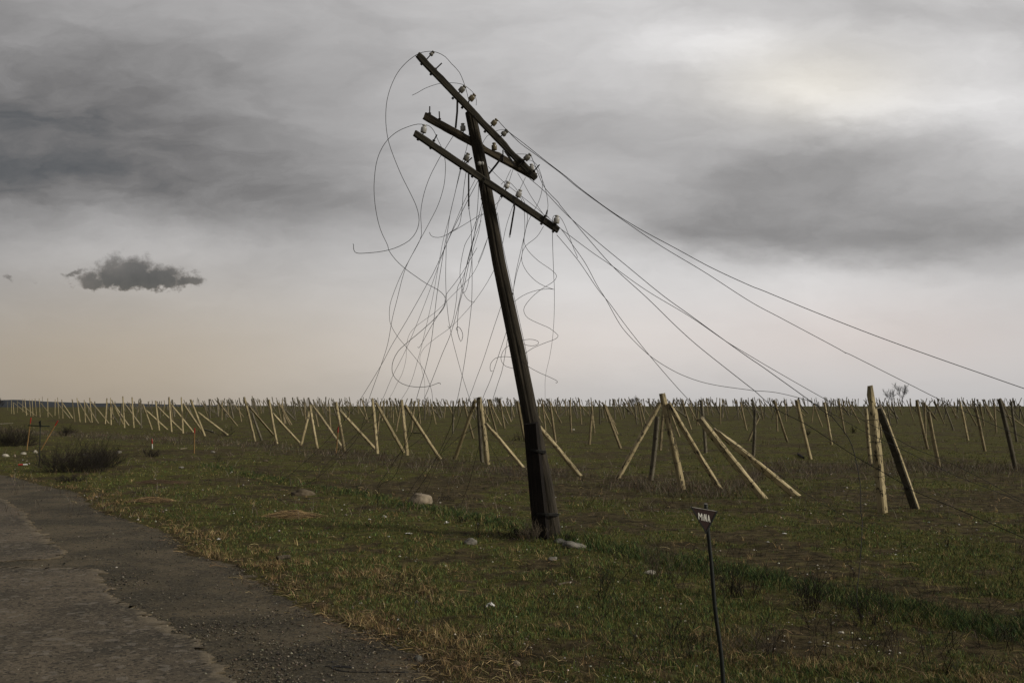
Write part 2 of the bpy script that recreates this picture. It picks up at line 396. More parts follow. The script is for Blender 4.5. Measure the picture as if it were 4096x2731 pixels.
M_SPOLE = mat_plain("black_painted_post", (0.018, 0.021, 0.019), 0.55, 0.3, 20)
M_PLATE = mat_plain("dark_red_plate", (0.024, 0.009, 0.008), 0.6, 0.25, 30)
M_RIM = mat_plain("plate_rim", (0.014, 0.017, 0.016), 0.5, 0.2, 30); M_EDGE = mat_plain("bare_metal_edge", (0.34, 0.32, 0.29), 0.4, 0.3, 40)
M_WHITE = mat_plain("white_paint", (0.78, 0.77, 0.70), 0.7, 0.1, 40)
M_RED = mat_plain("red_paint", (0.42, 0.028, 0.022), 0.6, 0.2, 20)
M_STAKE = mat_wood("raw_pine_stake", (0.26, 0.15, 0.06), (0.42, 0.26, 0.11))
M_BOULD = mat_stone("pale_boulder", (0.22, 0.18, 0.13), (0.36, 0.30, 0.22))
M_STONEG = mat_stone("grey_stone", (0.14, 0.13, 0.11), (0.26, 0.24, 0.205)); M_STONEW = mat_stone("white_stone", (0.36, 0.33, 0.27), (0.55, 0.51, 0.43))
M_STONED = mat_stone("dark_stone", (0.085, 0.082, 0.070), (0.14, 0.135, 0.115)); M_STONEB = mat_stone("muddy_stone", (0.085, 0.068, 0.045), (0.15, 0.12, 0.08))
M_LITTER = mat_plain("crumpled_plastic", (0.72, 0.70, 0.68), 0.5, 0.12, 30)
M_TWIG = mat_plain("dark_twigs", (0.026, 0.021, 0.016), 0.9, 0.4, 20); M_TWIGP = mat_plain("pale_dry_stalks", (0.13, 0.105, 0.075), 0.9, 0.4, 20)
M_HILL = mat_plain("far_hill_woods", (0.030, 0.036, 0.045), 1.0, 0.2, 0.01)

# ------------------------------------------------------------ ground, shoulder, road, hills
def numpy_mesh(name, V, Fq, mat, tint=None, attr_name='tint', smooth=False):
    me = bpy.data.meshes.new(name); V = np.asarray(V, np.float32); Fq = np.asarray(Fq, np.int32); k = Fq.shape[1]
    me.vertices.add(len(V)); me.vertices.foreach_set('co', V.ravel())
    me.loops.add(Fq.size); me.loops.foreach_set('vertex_index', Fq.ravel())
    me.polygons.add(len(Fq)); me.polygons.foreach_set('loop_start', np.arange(0, Fq.size, k, dtype=np.int32))
    me.polygons.foreach_set('loop_total', np.full(len(Fq), k, np.int32))
    if smooth: me.polygons.foreach_set('use_smooth', np.ones(len(Fq), bool))
    if tint is not None:
        a = me.color_attributes.new(attr_name, 'FLOAT_COLOR', 'POINT')
        c = np.ones((len(V), 4), np.float32); c[:, :3] = tint; a.data.foreach_set('color', c.ravel())
    me.materials.append(mat); me.update(calc_edges=True); me.validate()
    return place(bpy.data.objects.new(name, me))
def ground():
    ys = [-9.0]
    while ys[-1] < 6.2: ys.append(ys[-1]+0.5)
    while ys[-1] < 70: ys.append(ys[-1]*1.0065)
    while ys[-1] < 420: ys.append(ys[-1]*1.015)
    while ys[-1] < 9000: ys.append(ys[-1]*1.12)
    us = np.concatenate([np.linspace(-1.5, -0.62, 16)[:-1], np.linspace(-0.62, 0.62, 520), np.linspace(0.62, 1.5, 16)[1:]])
    Y, U = np.meshgrid(np.array(ys), us, indexing='ij')
    X = U*(np.maximum(Y, 0)+0.0)+np.where(Y < 6, U*(6-np.maximum(Y, 0))*1.0+U*14*np.clip((6-Y)/6, 0, 1), 0)
    Z = zg(X, Y); g, s, d, l = masks(X, Y)
    far = sstep(Y, 25, 90); g = g*(1-far)+far*(0.55+0.6*(g-0.6))
    n, m = X.shape; idx = np.arange(n*m).reshape(n, m)
    Fq = np.stack([idx[:-1, :-1], idx[:-1, 1:], idx[1:, 1:], idx[1:, :-1]], -1).reshape(-1, 4)
    o = numpy_mesh("ground", np.stack([X, Y, Z], -1).reshape(-1, 3), Fq, M_GROUND, np.stack([np.maximum(g, l), s, d], -1).reshape(-1, 3), 'cover', True)
    tag(o, kind='structure')
ground()
def sheet(name, edge_px, closing, z, mat, kind='structure', jit=0.05, rim=0.16):
    """a flat sheet whose inner edge follows photo points on the level ground; ragged at every scale"""
    from mathutils.geometry import tessellate_polygon
    E = [Vector(((px-2048)/F*(H*F/(py-HY)), H*F/(py-HY), 0)) for px, py in edge_px]
    E = catmull(E, 0.03); out = []; inn = []
    for k, p in enumerate(E):
        d = (E[min(k+3, len(E)-1)]-E[max(k-3, 0)]).normalized()
        a = fbm(p.x*1.3, p.y*1.3, 71, 3)-0.5; b = fbm(p.x*7, p.y*7, 77, 4)-0.5; c = fbm(p.x*7+40, p.y*7, 79, 4)-0.5; e = fbm(p.x*2.2, p.y*2.2, 83, 3)
        x, y = p.x+a*3.4*jit+b*jit*4.2+random.uniform(-1, 1)*jit*1.1, p.y+c*jit*4.2
        out.append((x, y, z)); w = rim*(0.25+1.9*max(0, e-0.25)); inn.append((p.x+a*3.4*jit+d.y*w, p.y-d.x*w, z))
    n = len(out); I = inn+[(x, y, z) for x, y in closing]
    faces = []
    for t in tessellate_polygon([[Vector(v) for v in I]]):
        a, b, c = (Vector(I[i]) for i in t); faces.append(tuple(t) if (b-a).cross(c-a).z > 0 else (t[0], t[2], t[1]))
    b0 = len(I); V = I+out+[(v[0], v[1], z-0.05) for v in out]
    for i in range(n-1): faces += [(i, b0+i, b0+i+1, i+1), (b0+i, b0+n+i, b0+n+i+1, b0+i+1)]
    o = mesh_obj(name, V, faces, mat); at = o.data.color_attributes.new('edge', 'FLOAT_COLOR', 'POINT')
    for i in range(len(V)): at.data[i].color = (1, 1, 1, 1) if i >= b0 else (0, 0, 0, 1)
    tag(o, kind=kind); return o
sh_edge = [(x, y) for x, y in zip(SH_X, SH_Y) if 1850 < y < 6000]
sheet("gravel_shoulder", sh_edge, [(2.0, -8), (-60, -8), (-60, 40), (-19, 31)], 0.006, M_GRAVEL, jit=0.045)
rd = [(-420, 1890), (-150, 1950), (0, 1996), (60, 2035), (160, 2132), (242, 2205), (232, 2236), (60, 2246), (-120, 2250), (-125, 2264), (60, 2272), (380, 2280), (400, 2320), (455, 2372),
      (520, 2425), (640, 2492), (700, 2545), (800, 2590), (870, 2650), (935, 2731), (1150, 3050), (1500, 4200)]
road = sheet("road", rd, [(-1.5, -8), (-60, -8), (-60, 36), (-19, 28.5)], 0.018, M_ROAD, jit=0.05)
def hills():
    V, Fc = [], []
    for k in range(121):
        x = -3200+k*2600/120*1.0; a = fbm(x*0.004, 2.0, 5, 4)
        h = 2+38*a*(1-sstep(x, -1500, -700))
        V += [(x, 2600, -6), (x, 2750, 2+h), (x, 3000, -6)]
    for k in range(120):
        i = 3*k; Fc += [(i, i+3, i+4, i+1), (i+1, i+4, i+5, i+2)]
    tag(mesh_obj("hills", V, Fc, M_HILL, smooth=True), kind='structure')
hills()

# ------------------------------------------------------------ ground cover (nobody could count it)
def sample_ground(n, y0, y1, power=1.0, x0=-250, x1=4350):
    """points spread evenly as the eye sees them, between two rows of the photograph"""
    py = y0+(y1-y0)*rng.random(n)**power; px = x0+(x1-x0)*rng.random(n); y = H*F/(py-HY); x = (px-2048)/F*y
    return x, y
def blades(name, x, y, h, w, lean, col, bend=0.5, mat=None, label=None, cat='grass', droop=None):
    """curved three-section blades, one per point"""
    n = len(x); z = zg(x, y); a = rng.random(n)*2*math.pi; la = rng.random(n)*2*math.pi
    dx, dy = np.cos(a)*w/2, np.sin(a)*w/2; lx, ly = np.cos(la)*lean*h, np.sin(la)*lean*h
    V = np.zeros((n, 5, 3)); b = z-0.01
    V[:, 0] = np.stack([x-dx, y-dy, b], -1); V[:, 1] = np.stack([x+dx, y+dy, b], -1)
    m = 0.55; V[:, 2] = np.stack([x-dx*0.75+lx*m*(1-bend*0.6), y-dy*0.75+ly*m*(1-bend*0.6), z+h*m], -1)
    V[:, 3] = np.stack([x+dx*0.75+lx*m*(1-bend*0.6), y+dy*0.75+ly*m*(1-bend*0.6), z+h*m], -1)
    top = h*(1.0 if droop is None else droop)
    V[:, 4] = np.stack([x+lx, y+ly, z+top], -1)
    base = (np.arange(n)*5)[:, None]
    Fq = np.concatenate([base+np.array([[0, 1, 3]]), base+np.array([[0, 3, 2]]), base+np.array([[2, 3, 4]])], 0)
    C = np.repeat(col[:, None, :], 5, 1)
    o = numpy_mesh(name, V.reshape(-1, 3), Fq, mat or M_BLADE, C.reshape(-1, 3))
    tag(o, label, cat, kind='stuff'); return o
def pick(cols, n, jitter=0.6):
    cols = np.array(cols); c = cols[rng.integers(0, len(cols), n)]
    return c*(1+jitter*(rng.random((n, 1))*2-1))*(1+0.08*(rng.random((n, 3))*2-1))
GREENS = [(0.052, 0.098, 0.036), (0.090, 0.148, 0.045), (0.180, 0.225, 0.066), (0.024, 0.048, 0.020)]
OLIVES = [(0.115, 0.128, 0.034), (0.185, 0.182, 0.050), (0.066, 0.074, 0.023), (0.22, 0.180, 0.072)]
STRAWS = [(0.34, 0.235, 0.105), (0.22, 0.145, 0.065), (0.50, 0.37, 0.19), (0.12, 0.080, 0.045)]
BROWNS = [(0.085, 0.058, 0.036), (0.055, 0.038, 0.025), (0.13, 0.092, 0.055)]
GREYS = [(0.17, 0.138, 0.108), (0.10, 0.080, 0.064), (0.26, 0.215, 0.17)]
def cluster(x, y, k, spread):
    n = len(x); s = spread*np.sqrt(rng.random((n, k))); a = rng.random((n, k))*2*math.pi
    return (x[:, None]+np.cos(a)*s).ravel(), (y[:, None]+np.sin(a)*s).ravel()
def grass():
    # short green turf, in tufts
    x, y = sample_ground(115000, 1700, 2760, 0.85); g, s, d, l = masks(x, y); keep = (rng.random(len(x)) < np.maximum(g**1.9*0.9, l)) & (shoulder(x, y) < -0.12)
    x, y = x[keep], y[keep]; x, y = cluster(x, y, 5, 0.05); g, s, d, l = masks(x, y); n = len(x)
    px_w = np.maximum(0.0035, y*0.00042)
    h = (0.014+0.034*rng.random(n)**1.5)*(1+1.5*l)*(0.6+0.7*g)
    mixf = (rng.random((n, 1)) < (0.35+0.4*sstep(y, 14, 40))[:, None])
    c = np.where(mixf, pick(OLIVES, n), pick(GREENS, n)); c = np.where(rng.random((n, 1)) < 0.09+0.5*s[:, None], pick(STRAWS, n)*0.8, c)
    blades("grass", x, y, h, px_w*(0.7+0.7*rng.random(n)), 0.25+0.9*rng.random(n), c, label='short green turf growing in patches over the dark soil', cat='grass')
    # lush lip of the field
    x, y = sample_ground(90000, 1850, 2760); g, s, d, l = masks(x, y); k = (rng.random(len(x)) < l**1.5*0.9) & (shoulder(x, y) < -0.3); x, y = x[k], y[k]; n = len(x)
    x, y = cluster(x, y, 4, 0.04); n = len(x)
    blades("lush_grass", x, y, 0.045+0.06*rng.random(n), np.maximum(0.004, y*0.0004), 0.3+0.5*rng.random(n), pick([(0.022, 0.046, 0.017), (0.034, 0.066, 0.022), (0.050, 0.080, 0.026)], n), label='taller dark green grass along the lip of the field')
    # yellow tufts
    x, y = sample_ground(46000, 1900, 2760); g, s, d, l = masks(x, y); n2 = fbm(x*2.1, y*2.1, 91, 3)
    k = (rng.random(len(x)) < s*sstep(n2, 0.42, 0.62)*0.8+0.015) & (shoulder(x, y) < -0.1); x, y = x[k], y[k]; x, y = cluster(x, y, 9, 0.035); n = len(x)
    blades("dry_grass", x, y, 0.03+0.08*rng.random(n)**1.6, np.maximum(0.003, y*0.00036), 0.4+0.8*rng.random(n), pick(STRAWS, n), label='yellow dead grass tufts scattered through the turf near the road')
    # grey dry growth around the feet of the posts
    x, y = sample_ground(70000, 1690, 2080); g, s, d, l = masks(x, y); k = rng.random(len(x)) < d*0.5+0.02; x, y = x[k], y[k]; x, y = cluster(x, y, 4, 0.10); n = len(x)
    blades("grey_dry_grass", x, y, 0.10+0.20*rng.random(n), np.maximum(0.004, y*0.00028), 0.3+0.9*rng.random(n), pick(GREYS+BROWNS, n), label='grey brown dead weeds around the feet of the front posts', cat='weeds')
def straw():
    # dead stalks lying tangled at the edge of the shoulder and over the bare soil
    x, y = sample_ground(95000, 1880, 2765); g, s, d, l = masks(x, y); sd = -shoulder(x, y)
    k = (rng.random(len(x)) < np.clip(s*1.0+0.10*(1-g), 0, 1)) & (sd > -0.55*rng.random(len(x))**2); x, y = x[k], y[k]; n = len(x)
    L = 0.05+0.13*rng.random(n)**2; w = np.maximum(0.0026, y*0.00030)
    a = rng.random(n)*2*math.pi; c, s_ = np.cos(a), np.sin(a); z = zg(x, y)+0.008
    V = np.zeros((n, 6, 3)); curve = (rng.random(n)-0.5)*0.6
    for k_, t in enumerate((-0.5, 0.0, 0.5)):
        ox = c*L*t-s_*L*curve*(0.25-t*t); oy = s_*L*t+c*L*curve*(0.25-t*t); up = (0.25-t*t)*L*rng.random(n)*0.9+(t+0.5)*0.02*rng.random(n)
        V[:, 2*k_] = np.stack([x+ox-s_*w/2, y+oy+c*w/2, z+up], -1); V[:, 2*k_+1] = np.stack([x+ox+s_*w/2, y+oy-c*w/2, z+up+w*0.5], -1)
    b = (np.arange(n)*6)[:, None]; Fq = np.concatenate([b+np.array([[0, 1, 3, 2]]), b+np.array([[2, 3, 5, 4]])], 0)
    col = np.where(rng.random((n, 1)) < 0.36, pick(STRAWS, n), pick(BROWNS, n))
    tag(numpy_mesh("dead_straw", V.reshape(-1, 3), Fq, M_STRAW, np.repeat(col[:, None], 6, 1).reshape(-1, 3)), 'tangled dead stalks lying between the gravel and the turf', 'straw', kind='stuff')
def pebbles():
    oct_v = np.array([(1,0,0), (-1,0,0), (0,1,0), (0,-1,0), (0,0,1), (0,0,-1)], float)
    oct_f = np.array([(0,2,4), (2,1,4), (1,3,4), (3,0,4), (2,0,5), (1,2,5), (3,1,5), (0,3,5)])
    def make(name, x, y, r, col, z0, label):
        n = len(x); V = oct_v[None]*(r[:, None, None])*(0.6+0.8*rng.random((n, 6, 1))); a = rng.random(n)*6.28; c, s = np.cos(a)[:, None], np.sin(a)[:, None]
        X = V[:, :, 0]*c-V[:, :, 1]*s; Y = (V[:, :, 0]*s+V[:, :, 1]*c)*0.8; Z = V[:, :, 2]*0.6
        W = np.stack([X+x[:, None], Y+y[:, None], Z+z0[:, None]+r[:, None]*0.25], -1)
        Fq = ((np.arange(n)*6)[:, None, None]+oct_f[None]).reshape(-1, 3)
        tag(numpy_mesh(name, W.reshape(-1, 3), Fq, M_PEB, np.repeat(col[:, None], 6, 1).reshape(-1, 3)), label, 'gravel', kind='stuff')
    x, y = sample_ground(75000, 1900, 2760, x0=-200, x1=2300); sd = shoulder(x, y); cl = fbm(x*1.6, y*1.6, 13, 3)
    k = (sd > -0.15) & (rng.random(len(x)) < 0.22+0.9*sstep(cl, 0.45, 0.7)); x, y = x[k], y[k]; n = len(x)
    col = pick([(0.05, 0.045, 0.038), (0.035, 0.034, 0.030), (0.10, 0.085, 0.062), (0.16, 0.138, 0.10), (0.12, 0.10, 0.073), (0.24, 0.21, 0.165), (0.11, 0.093, 0.068)], n)
    make("loose_gravel", x, y, 0.0035+0.012*rng.random(n)**4.5, col, np.full(n, 0.010), 'loose gravel strewn over the road shoulder')
    x, y = sample_ground(16000, 1800, 2760); cl = fbm(x*1.3, y*1.3, 63, 3); px, py = pix(x, y)
    pr = 0.06+0.9*sstep(cl, 0.60, 0.72)+1.2*np.exp(-((px-3420)/260)**2-((py-2590)/55)**2)
    k = (shoulder(x, y) < -0.1) & (rng.random(len(x)) < pr*0.38); x, y = x[k], y[k]; n = len(x)
    col = pick([(0.55, 0.52, 0.45), (0.40, 0.36, 0.29), (0.68, 0.65, 0.58), (0.20, 0.18, 0.15)], n)
    make("pale_pebbles", x, y, (0.004+0.012*rng.random(n)**2.5)*np.clip(y/10, 1, 2.2), col, zg(x, y)+0.008, 'pale pebbles scattered in the turf and bare soil')
grass(); straw(); pebbles()
def stems():
    """thin dead stems standing in the turf, too many to count"""
    r = random.Random(3); V, Fc = [], []
    for _ in range(520):
        k = r.random()
        px, py = (r.uniform(2250, 4150), r.uniform(2130, 2700)) if k < .6 else (r.uniform(350, 2300), r.uniform(1860, 2600)) if k < .85 else (r.uniform(900, 4100), r.uniform(1780, 2000))
        y = H*F/(py-HY); x = (px-2048)/F*y
        if float(shoulder(x, y)) > -.5: continue
        for _k in range(r.choice((1, 1, 2, 4))):
            p = Vector((x+r.uniform(-.06, .06), y+r.uniform(-.06, .06), 0)); p.z = zf(p.x, p.y)-.01; h = r.uniform(.08, .38)*(1 if k < .6 else .8); d = Vector((r.gauss(0, .35), r.gauss(0, .35), 1)); pts = [p]
            for i in range(4):
                d = (d.normalized()+Vector((r.gauss(0, .16), r.gauss(0, .16), -.05*i))); pts.append(pts[-1]+d.normalized()*h/4)
            tube(pts, .0028, 3, .0012, V, Fc)
            for i in (2, 3):
                if r.random() < .6: q = pts[i]; tube([q, q+Vector((r.gauss(0, .05), r.gauss(0, .05), r.uniform(.0, .07)))], .0018, 3, .001, V, Fc)
    o = mesh_obj("dead_stems", V, Fc, M_TWIG); tag(o, "thin dark dead stems standing all over the turf and field", "weeds", kind='stuff')
stems()

# ------------------------------------------------------------ vineyard posts
def post_mesh(name, seed, broken=False, n=14, L=2.4, side=0.115):
    r = random.Random(seed); V, Fc = [], []; ch = side*0.16; h = side/2
    ring = [(h-ch, -h), (h, -h+ch), (h, h-ch), (h-ch, h), (-h+ch, h), (-h, h-ch), (-h, -h+ch), (-h+ch, -h)]
    bend = r.uniform(-0.02, 0.02); m = len(ring)
    for k in range(n+1):
        t = k/n; z = t*L; s = 1.04-0.08*t
        for i, (x, y) in enumerate(ring):
            j = 0.0022; dz = 0
            if k == n: dz = r.uniform(-0.02, 0.004); s2 = 0.93
            else: s2 = 1
            if broken and k >= n-2: s2 *= r.uniform(0.55, 0.95)
            if r.random() < 0.045: s2 *= 0.86
            V.append((x*s*s2+bend*math.sin(math.pi*t)+r.uniform(-j, j), y*s*s2+r.uniform(-j, j), z+dz))
    for k in range(n):
        for i in range(m):
            j = (i+1) % m; Fc.append((k*m+i, k*m+j, (k+1)*m+j, (k+1)*m+i))
    Fc.append(tuple(range(n*m, n*m+m)))
    me = bpy.data.meshes.new(name); me.from_pydata(V, [], Fc); me.update(); return me
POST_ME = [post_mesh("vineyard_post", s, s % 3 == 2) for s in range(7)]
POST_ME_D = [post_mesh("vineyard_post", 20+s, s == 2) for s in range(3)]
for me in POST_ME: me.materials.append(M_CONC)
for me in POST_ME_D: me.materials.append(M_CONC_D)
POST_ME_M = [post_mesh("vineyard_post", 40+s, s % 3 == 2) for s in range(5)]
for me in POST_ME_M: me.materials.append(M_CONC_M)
def tie_mesh():
    V, Fc = tube([Vector((0.069*s*(1.0 if abs(s) else 1), 0.069*c, 0.004*math.sin(k*1.7))) for k, (s, c) in enumerate(
        [(1, -0.9), (1, 0.9), (0.9, 1), (-0.9, 1), (-1, 0.9), (-1, -0.9), (-0.9, -1), (0.9, -1), (1, -0.9)])], 0.0035, 4)
    V, Fc = tube([Vector((0.067, -0.062, 0)), Vector((0.10, -0.075, -0.01)), Vector((0.125, -0.07, -0.05))], 0.003, 4, V=V, Fc=Fc)
    me = bpy.data.meshes.new("wire_tie"); me.from_pydata([tuple(v) for v in V], [], Fc); me.materials.append(M_WIRE); me.update(); return me
TIE = tie_mesh()
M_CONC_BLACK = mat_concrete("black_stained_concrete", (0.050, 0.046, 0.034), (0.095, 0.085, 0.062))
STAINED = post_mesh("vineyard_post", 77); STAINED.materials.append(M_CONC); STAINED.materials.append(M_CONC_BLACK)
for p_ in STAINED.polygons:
    if p_.normal.y < -0.5 or p_.normal.x*p_.normal.y > 0.3 and p_.normal.y < 0: p_.material_index = 1  # faces on one side of this brace carry a black damp stain
def put_post(base, top, idx, yaw, label, group, dark=False, name="vineyard_post", cat="vineyard post", ties=0, thick=1.0, brace=False):
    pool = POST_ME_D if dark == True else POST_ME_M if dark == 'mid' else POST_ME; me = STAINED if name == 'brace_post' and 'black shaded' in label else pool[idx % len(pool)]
    ax = (top-base); L = ax.length; b = base-ax.normalized()*0.12
    M = frame(b, top, Vector((math.sin(yaw), math.cos(yaw), 0))) @ Matrix.Diagonal((thick, thick, (L+0.12)/2.4, 1))
    o = place(bpy.data.objects.new(name, me), None, M); tag(o, label, cat, group)
    rr = random.Random(idx*7+3)
    for k in range(ties):
        z = 0.5+1.6*(k+rr.uniform(0.1, 0.8))/ties
        t = place(bpy.data.objects.new("wire_tie", TIE), o, M @ Matrix.Translation((0, 0, z)) @ Matrix.Rotation(rr.uniform(-0.12, 0.12), 4, 'X'))
    return o
C3 = lambda x, y: (x*.4677, 1500+y*.4677); C4 = lambda x, y: (1000+x*.4677, 1500+y*.4677)
C5 = lambda x, y: (2000+x*.4677, 1450+y*.4677); C6 = lambda x, y: (3000+x*.466, 1450+y*.466)
# (base x, base y, top x, top y [, flags]); flags b = diagonal brace, d = dark damp post, numbers = yaw in degrees
P3 = """98 330 98 208|120 333 112 232|150 322 148 212|195 318 195 200|228 345 212 202|262 350 252 205|283 352 274 205|312 352 300 200|343 358 335 200|365 318 362 183 d
410 358 408 197|470 345 472 207|505 370 492 190|538 370 528 208|640 400 617 206|685 400 658 195|730 405 720 212|787 405 767 193|900 415 915 197|950 425 945 193|1065 450 1050 180
1020 430 1040 240 d|1145 450 1129 187|1210 455 1199 198 d|1362 473 1330 217|1467 485 1445 187|1565 497 1550 187|1752 520 1630 207|2180 565 2087 187|2165 400 2157 178 d
240 335 112 232 b|305 345 150 228 b|450 358 345 235 b|600 370 480 225 b|622 368 535 238 b|775 405 670 222 b|840 410 730 232 b|930 412 778 225 b|1055 420 955 212 b|1100 430 975 250 b|1215 445 1060 235 b
1300 465 1222 248 b|1430 465 1250 300 b|1555 475 1345 268 b|1655 490 1460 248 b|1745 500 1565 240 b|1945 510 1695 318 b|2345 520 2130 268 b
65 300 66 224|1180 322 1195 232|1780 368 1735 224|1897 385 1900 212|1958 362 1945 235|2065 398 2035 240|1395 345 1408 235|1795 320 1808 232|2255 300 2256 205"""
P4 = """230 585 160 208 r|435 600 520 255|575 628 510 255|810 655 735 228 r|1088 670 1047 195|1345 685 1295 210|1750 720 1925 215 b|1985 745 1950 190 d|2032 765 1962 185 t|2350 560 2285 220
425 580 195 328 b|800 635 535 255 b|1090 655 765 300 b|1315 660 1075 235 b|1625 715 1325 255 b|2325 785 2010 410 b
100 555 20 330 d|340 425 245 235|270 400 230 215|480 420 465 240|585 440 560 330|690 480 675 245|1010 400 955 205|1090 480 1120 225|1225 408 1222 300|1260 355 1230 220|1250 480 1290 265|1380 490 1410 220
1455 415 1435 200|1590 420 1550 240|1735 500 1738 220 d|1910 540 1825 215|2110 395 2060 205|2175 450 2135 210|2115 520 2030 205|2230 400 2165 220|2260 355 2225 205|1750 380 1680 210|1505 330 1525 210|1660 370 1675 230
625 330 610 210|845 365 855 235|1130 390 1142 215|1190 300 1165 205|930 330 915 225|2020 390 2005 240"""
P5 = """40 558 0 315|95 505 25 325|215 670 150 325|390 580 362 320|475 685 425 330|525 515 425 325|610 595 597 318|697 525 677 308|765 700 788 420|808 600 780 330|765 450 680 355 b|856 530 848 320 d|1030 730 890 355|1005 610 905 365
1040 487 985 315|1168 488 1065 305|1218 548 1178 335|1250 545 1195 345|1280 465 1195 335|1010 985 1372 340 b g|1290 1005 1345 460 d|1370 750 1398 400|1560 1085 1385 262 B|1535 635 1450 400|1880 1080 1440 345 b|1635 570 1555 310
1760 770 1722 320 d|2250 1160 1705 475 B|2527 1135 1825 565 B|1885 525 1880 302|1910 470 1900 305|1780 450 1765 300|1835 430 1740 320|2110 580 2055 335|2165 800 2180 400 d|2125 670 2215 465|2253 495 2215 305|2070 485 2005 305|1955 430 1910 310
1520 450 1480 315|120 465 88 315|600 440 590 320 d|890 430 905 320|1590 470 1560 320|680 965 300 510 b"""
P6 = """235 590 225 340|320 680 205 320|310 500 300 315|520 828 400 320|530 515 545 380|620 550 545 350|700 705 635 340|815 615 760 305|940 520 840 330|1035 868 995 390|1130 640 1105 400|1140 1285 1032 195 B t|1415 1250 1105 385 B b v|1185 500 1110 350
1405 500 1345 320|1525 740 1430 320|1508 640 1500 360|1625 900 1530 420|1610 500 1480 320|1665 525 1580 315|1748 585 1665 360 d|1775 485 1700 315|1870 665 1800 330|1945 540 1830 330|2015 760 1935 380|2115 600 2095 340|2280 915 2140 310 d
2290 680 2240 330 d|2255 550 2160 320|2350 545 2185 430 b|1305 450 1265 305|115 495 80 315|190 445 110 315|470 455 350 340 b|1065 450 1040 320|1855 490 1795 315|2080 470 2010 315"""
raw = []
for txt, fn in ((P3, C3), (P4, C4), (P5, C5), (P6, C6)):
    for e in txt.replace('\n', '|').split('|'):
        t = e.split(); a, b, c, d = map(float, t[:4]); raw.append([fn(a, b), fn(c, d), set(t[4:])])
for r_ in raw: r_.append(G(*r_[0]).y)
SIDE_NAMES = []
def zone(px): 
    if px < 890: return "left of the toppled brace"
    if px < 2040: return "between toppled brace and pole"
    if px < 2560: return "between pole and tall cluster"
    if px < 3420: return "between tall cluster and tallest post"
    return "right of tallest post"
ORD = ["first", "second", "third", "fourth", "fifth", "sixth", "seventh", "eighth", "ninth", "tenth", "eleventh", "twelfth", "thirteenth", "fourteenth", "fifteenth", "sixteenth",
       "seventeenth", "eighteenth", "nineteenth", "twentieth", "twenty-first", "twenty-second", "twenty-third", "twenty-fourth", "twenty-fifth", "twenty-sixth", "twenty-seventh", "twenty-eighth", "twenty-ninth", "thirtieth"]
SPECIAL = {  # by rounded top x of the photo point
    'B2648': "tall pale post at the peak of the leaning cluster, right of the utility pole",
    'B2797': "pale post fallen far left, lower of the two sloping beside the mine sign",
    'B2854': "long pale post sloping down right, upper of the two above the mine sign",
    'B3481': "tallest pale post with a broken crumbling top, right side of the field",
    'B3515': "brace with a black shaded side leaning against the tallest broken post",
    'b2642': "grey brace leaning in from the left on the tall cluster post",
    'd2629': "short dark damp post standing under the left brace of the cluster",
    'b2673': "pale brace sloping down right from the peak of the leaning cluster",
    't1918': "cracked double post bound with wire, just left of the utility pole",
    'd1912': "dark damp half of the bound pair just left of the utility pole",
    'b1900': "wide pale brace rising right to the wire bound pair left of the pole",
    'b1940': "brace sloping down right from the wire bound pair towards the utility pole",
    'b2140': "pale brace sloping down right from behind the base of the utility pole",
    'v1009': "dark stained post sticking up beside the front row at the left, darker of two",
}
counts = {}
items = []
for i, (b, t, fl, d) in enumerate(raw):
    base = G(*b); dt = base.y
    if 'b' in fl:
        c = [(math.hypot(q[1][0]-t[0], q[1][1]-t[1]), q[3]) for q in raw if 'b' not in q[2] and q is not raw[i]]
        m_, dd = min(c); 
        if m_ < 45 and 0.6 < dd/base.y < 1.5: dt = dd*0.995
    top = P(t[0], t[1], dt)
    items.append((i, b, t, fl, base, top))
# ordinal labels: nearest row of posts, braces, and inner posts, counted from the left within a stretch of the field
def klass(fl, b, d):
    front = b[1] > np.interp(b[0], [0, 300, 800, 1400, 2100, 2900, 3500, 4096], [1640, 1650, 1715, 1790, 1830, 1880, 1830, 1820])
    if 'b' in fl: return "diagonal brace in front row" if front else "diagonal inner brace"
    return "upright post in front row" if front else "slim inner post"
keyed = {}
for it in items:
    i, b, t, fl, base, top = it; keyed.setdefault((klass(fl, b, base.y), zone(t[0])), []).append(it)
label_of = {}
for (kl, zn), L_ in keyed.items():
    for n_, it in enumerate(sorted(L_, key=lambda q: q[2][0])):
        label_of[it[0]] = f"{kl}, {ORD[min(n_, 29)]} from left {zn}"
for it in items:
    i, b, t, fl, base, top = it
    for k_, lab in SPECIAL.items():
        if k_[0] in fl or k_[0] == 'v':
            if abs(int(k_[1:])-t[0]) < 2.5 and (k_[0] in fl or 'd' in fl): label_of[i] = lab
for it in items:
    i, b, t, fl, base, top = it; rr = random.Random(i)
    yaw = math.radians(rr.uniform(30, 64) if 'B' not in fl else 33)
    if 'v' in fl or ('B' in fl and abs(t[0]-3515) < 8): yaw = math.radians(34)
    if ('t' in fl and 'B' in fl) or abs(t[0]-2648) < 3: yaw = math.radians(54)
    d = base.y; ties = 4 if d < 27 and 'B' in fl else 3 if d < 42 else 2 if d < 60 else 0
    br = 'b' in fl
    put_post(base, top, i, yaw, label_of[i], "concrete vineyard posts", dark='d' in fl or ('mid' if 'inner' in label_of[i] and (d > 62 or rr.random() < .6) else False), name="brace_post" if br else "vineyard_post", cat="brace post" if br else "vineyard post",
             ties=0 if br and d > 30 else ties, thick=1.22 if 'B' in fl else 1.25 if 't' in fl else 1.0 if d < 60 else 0.95)
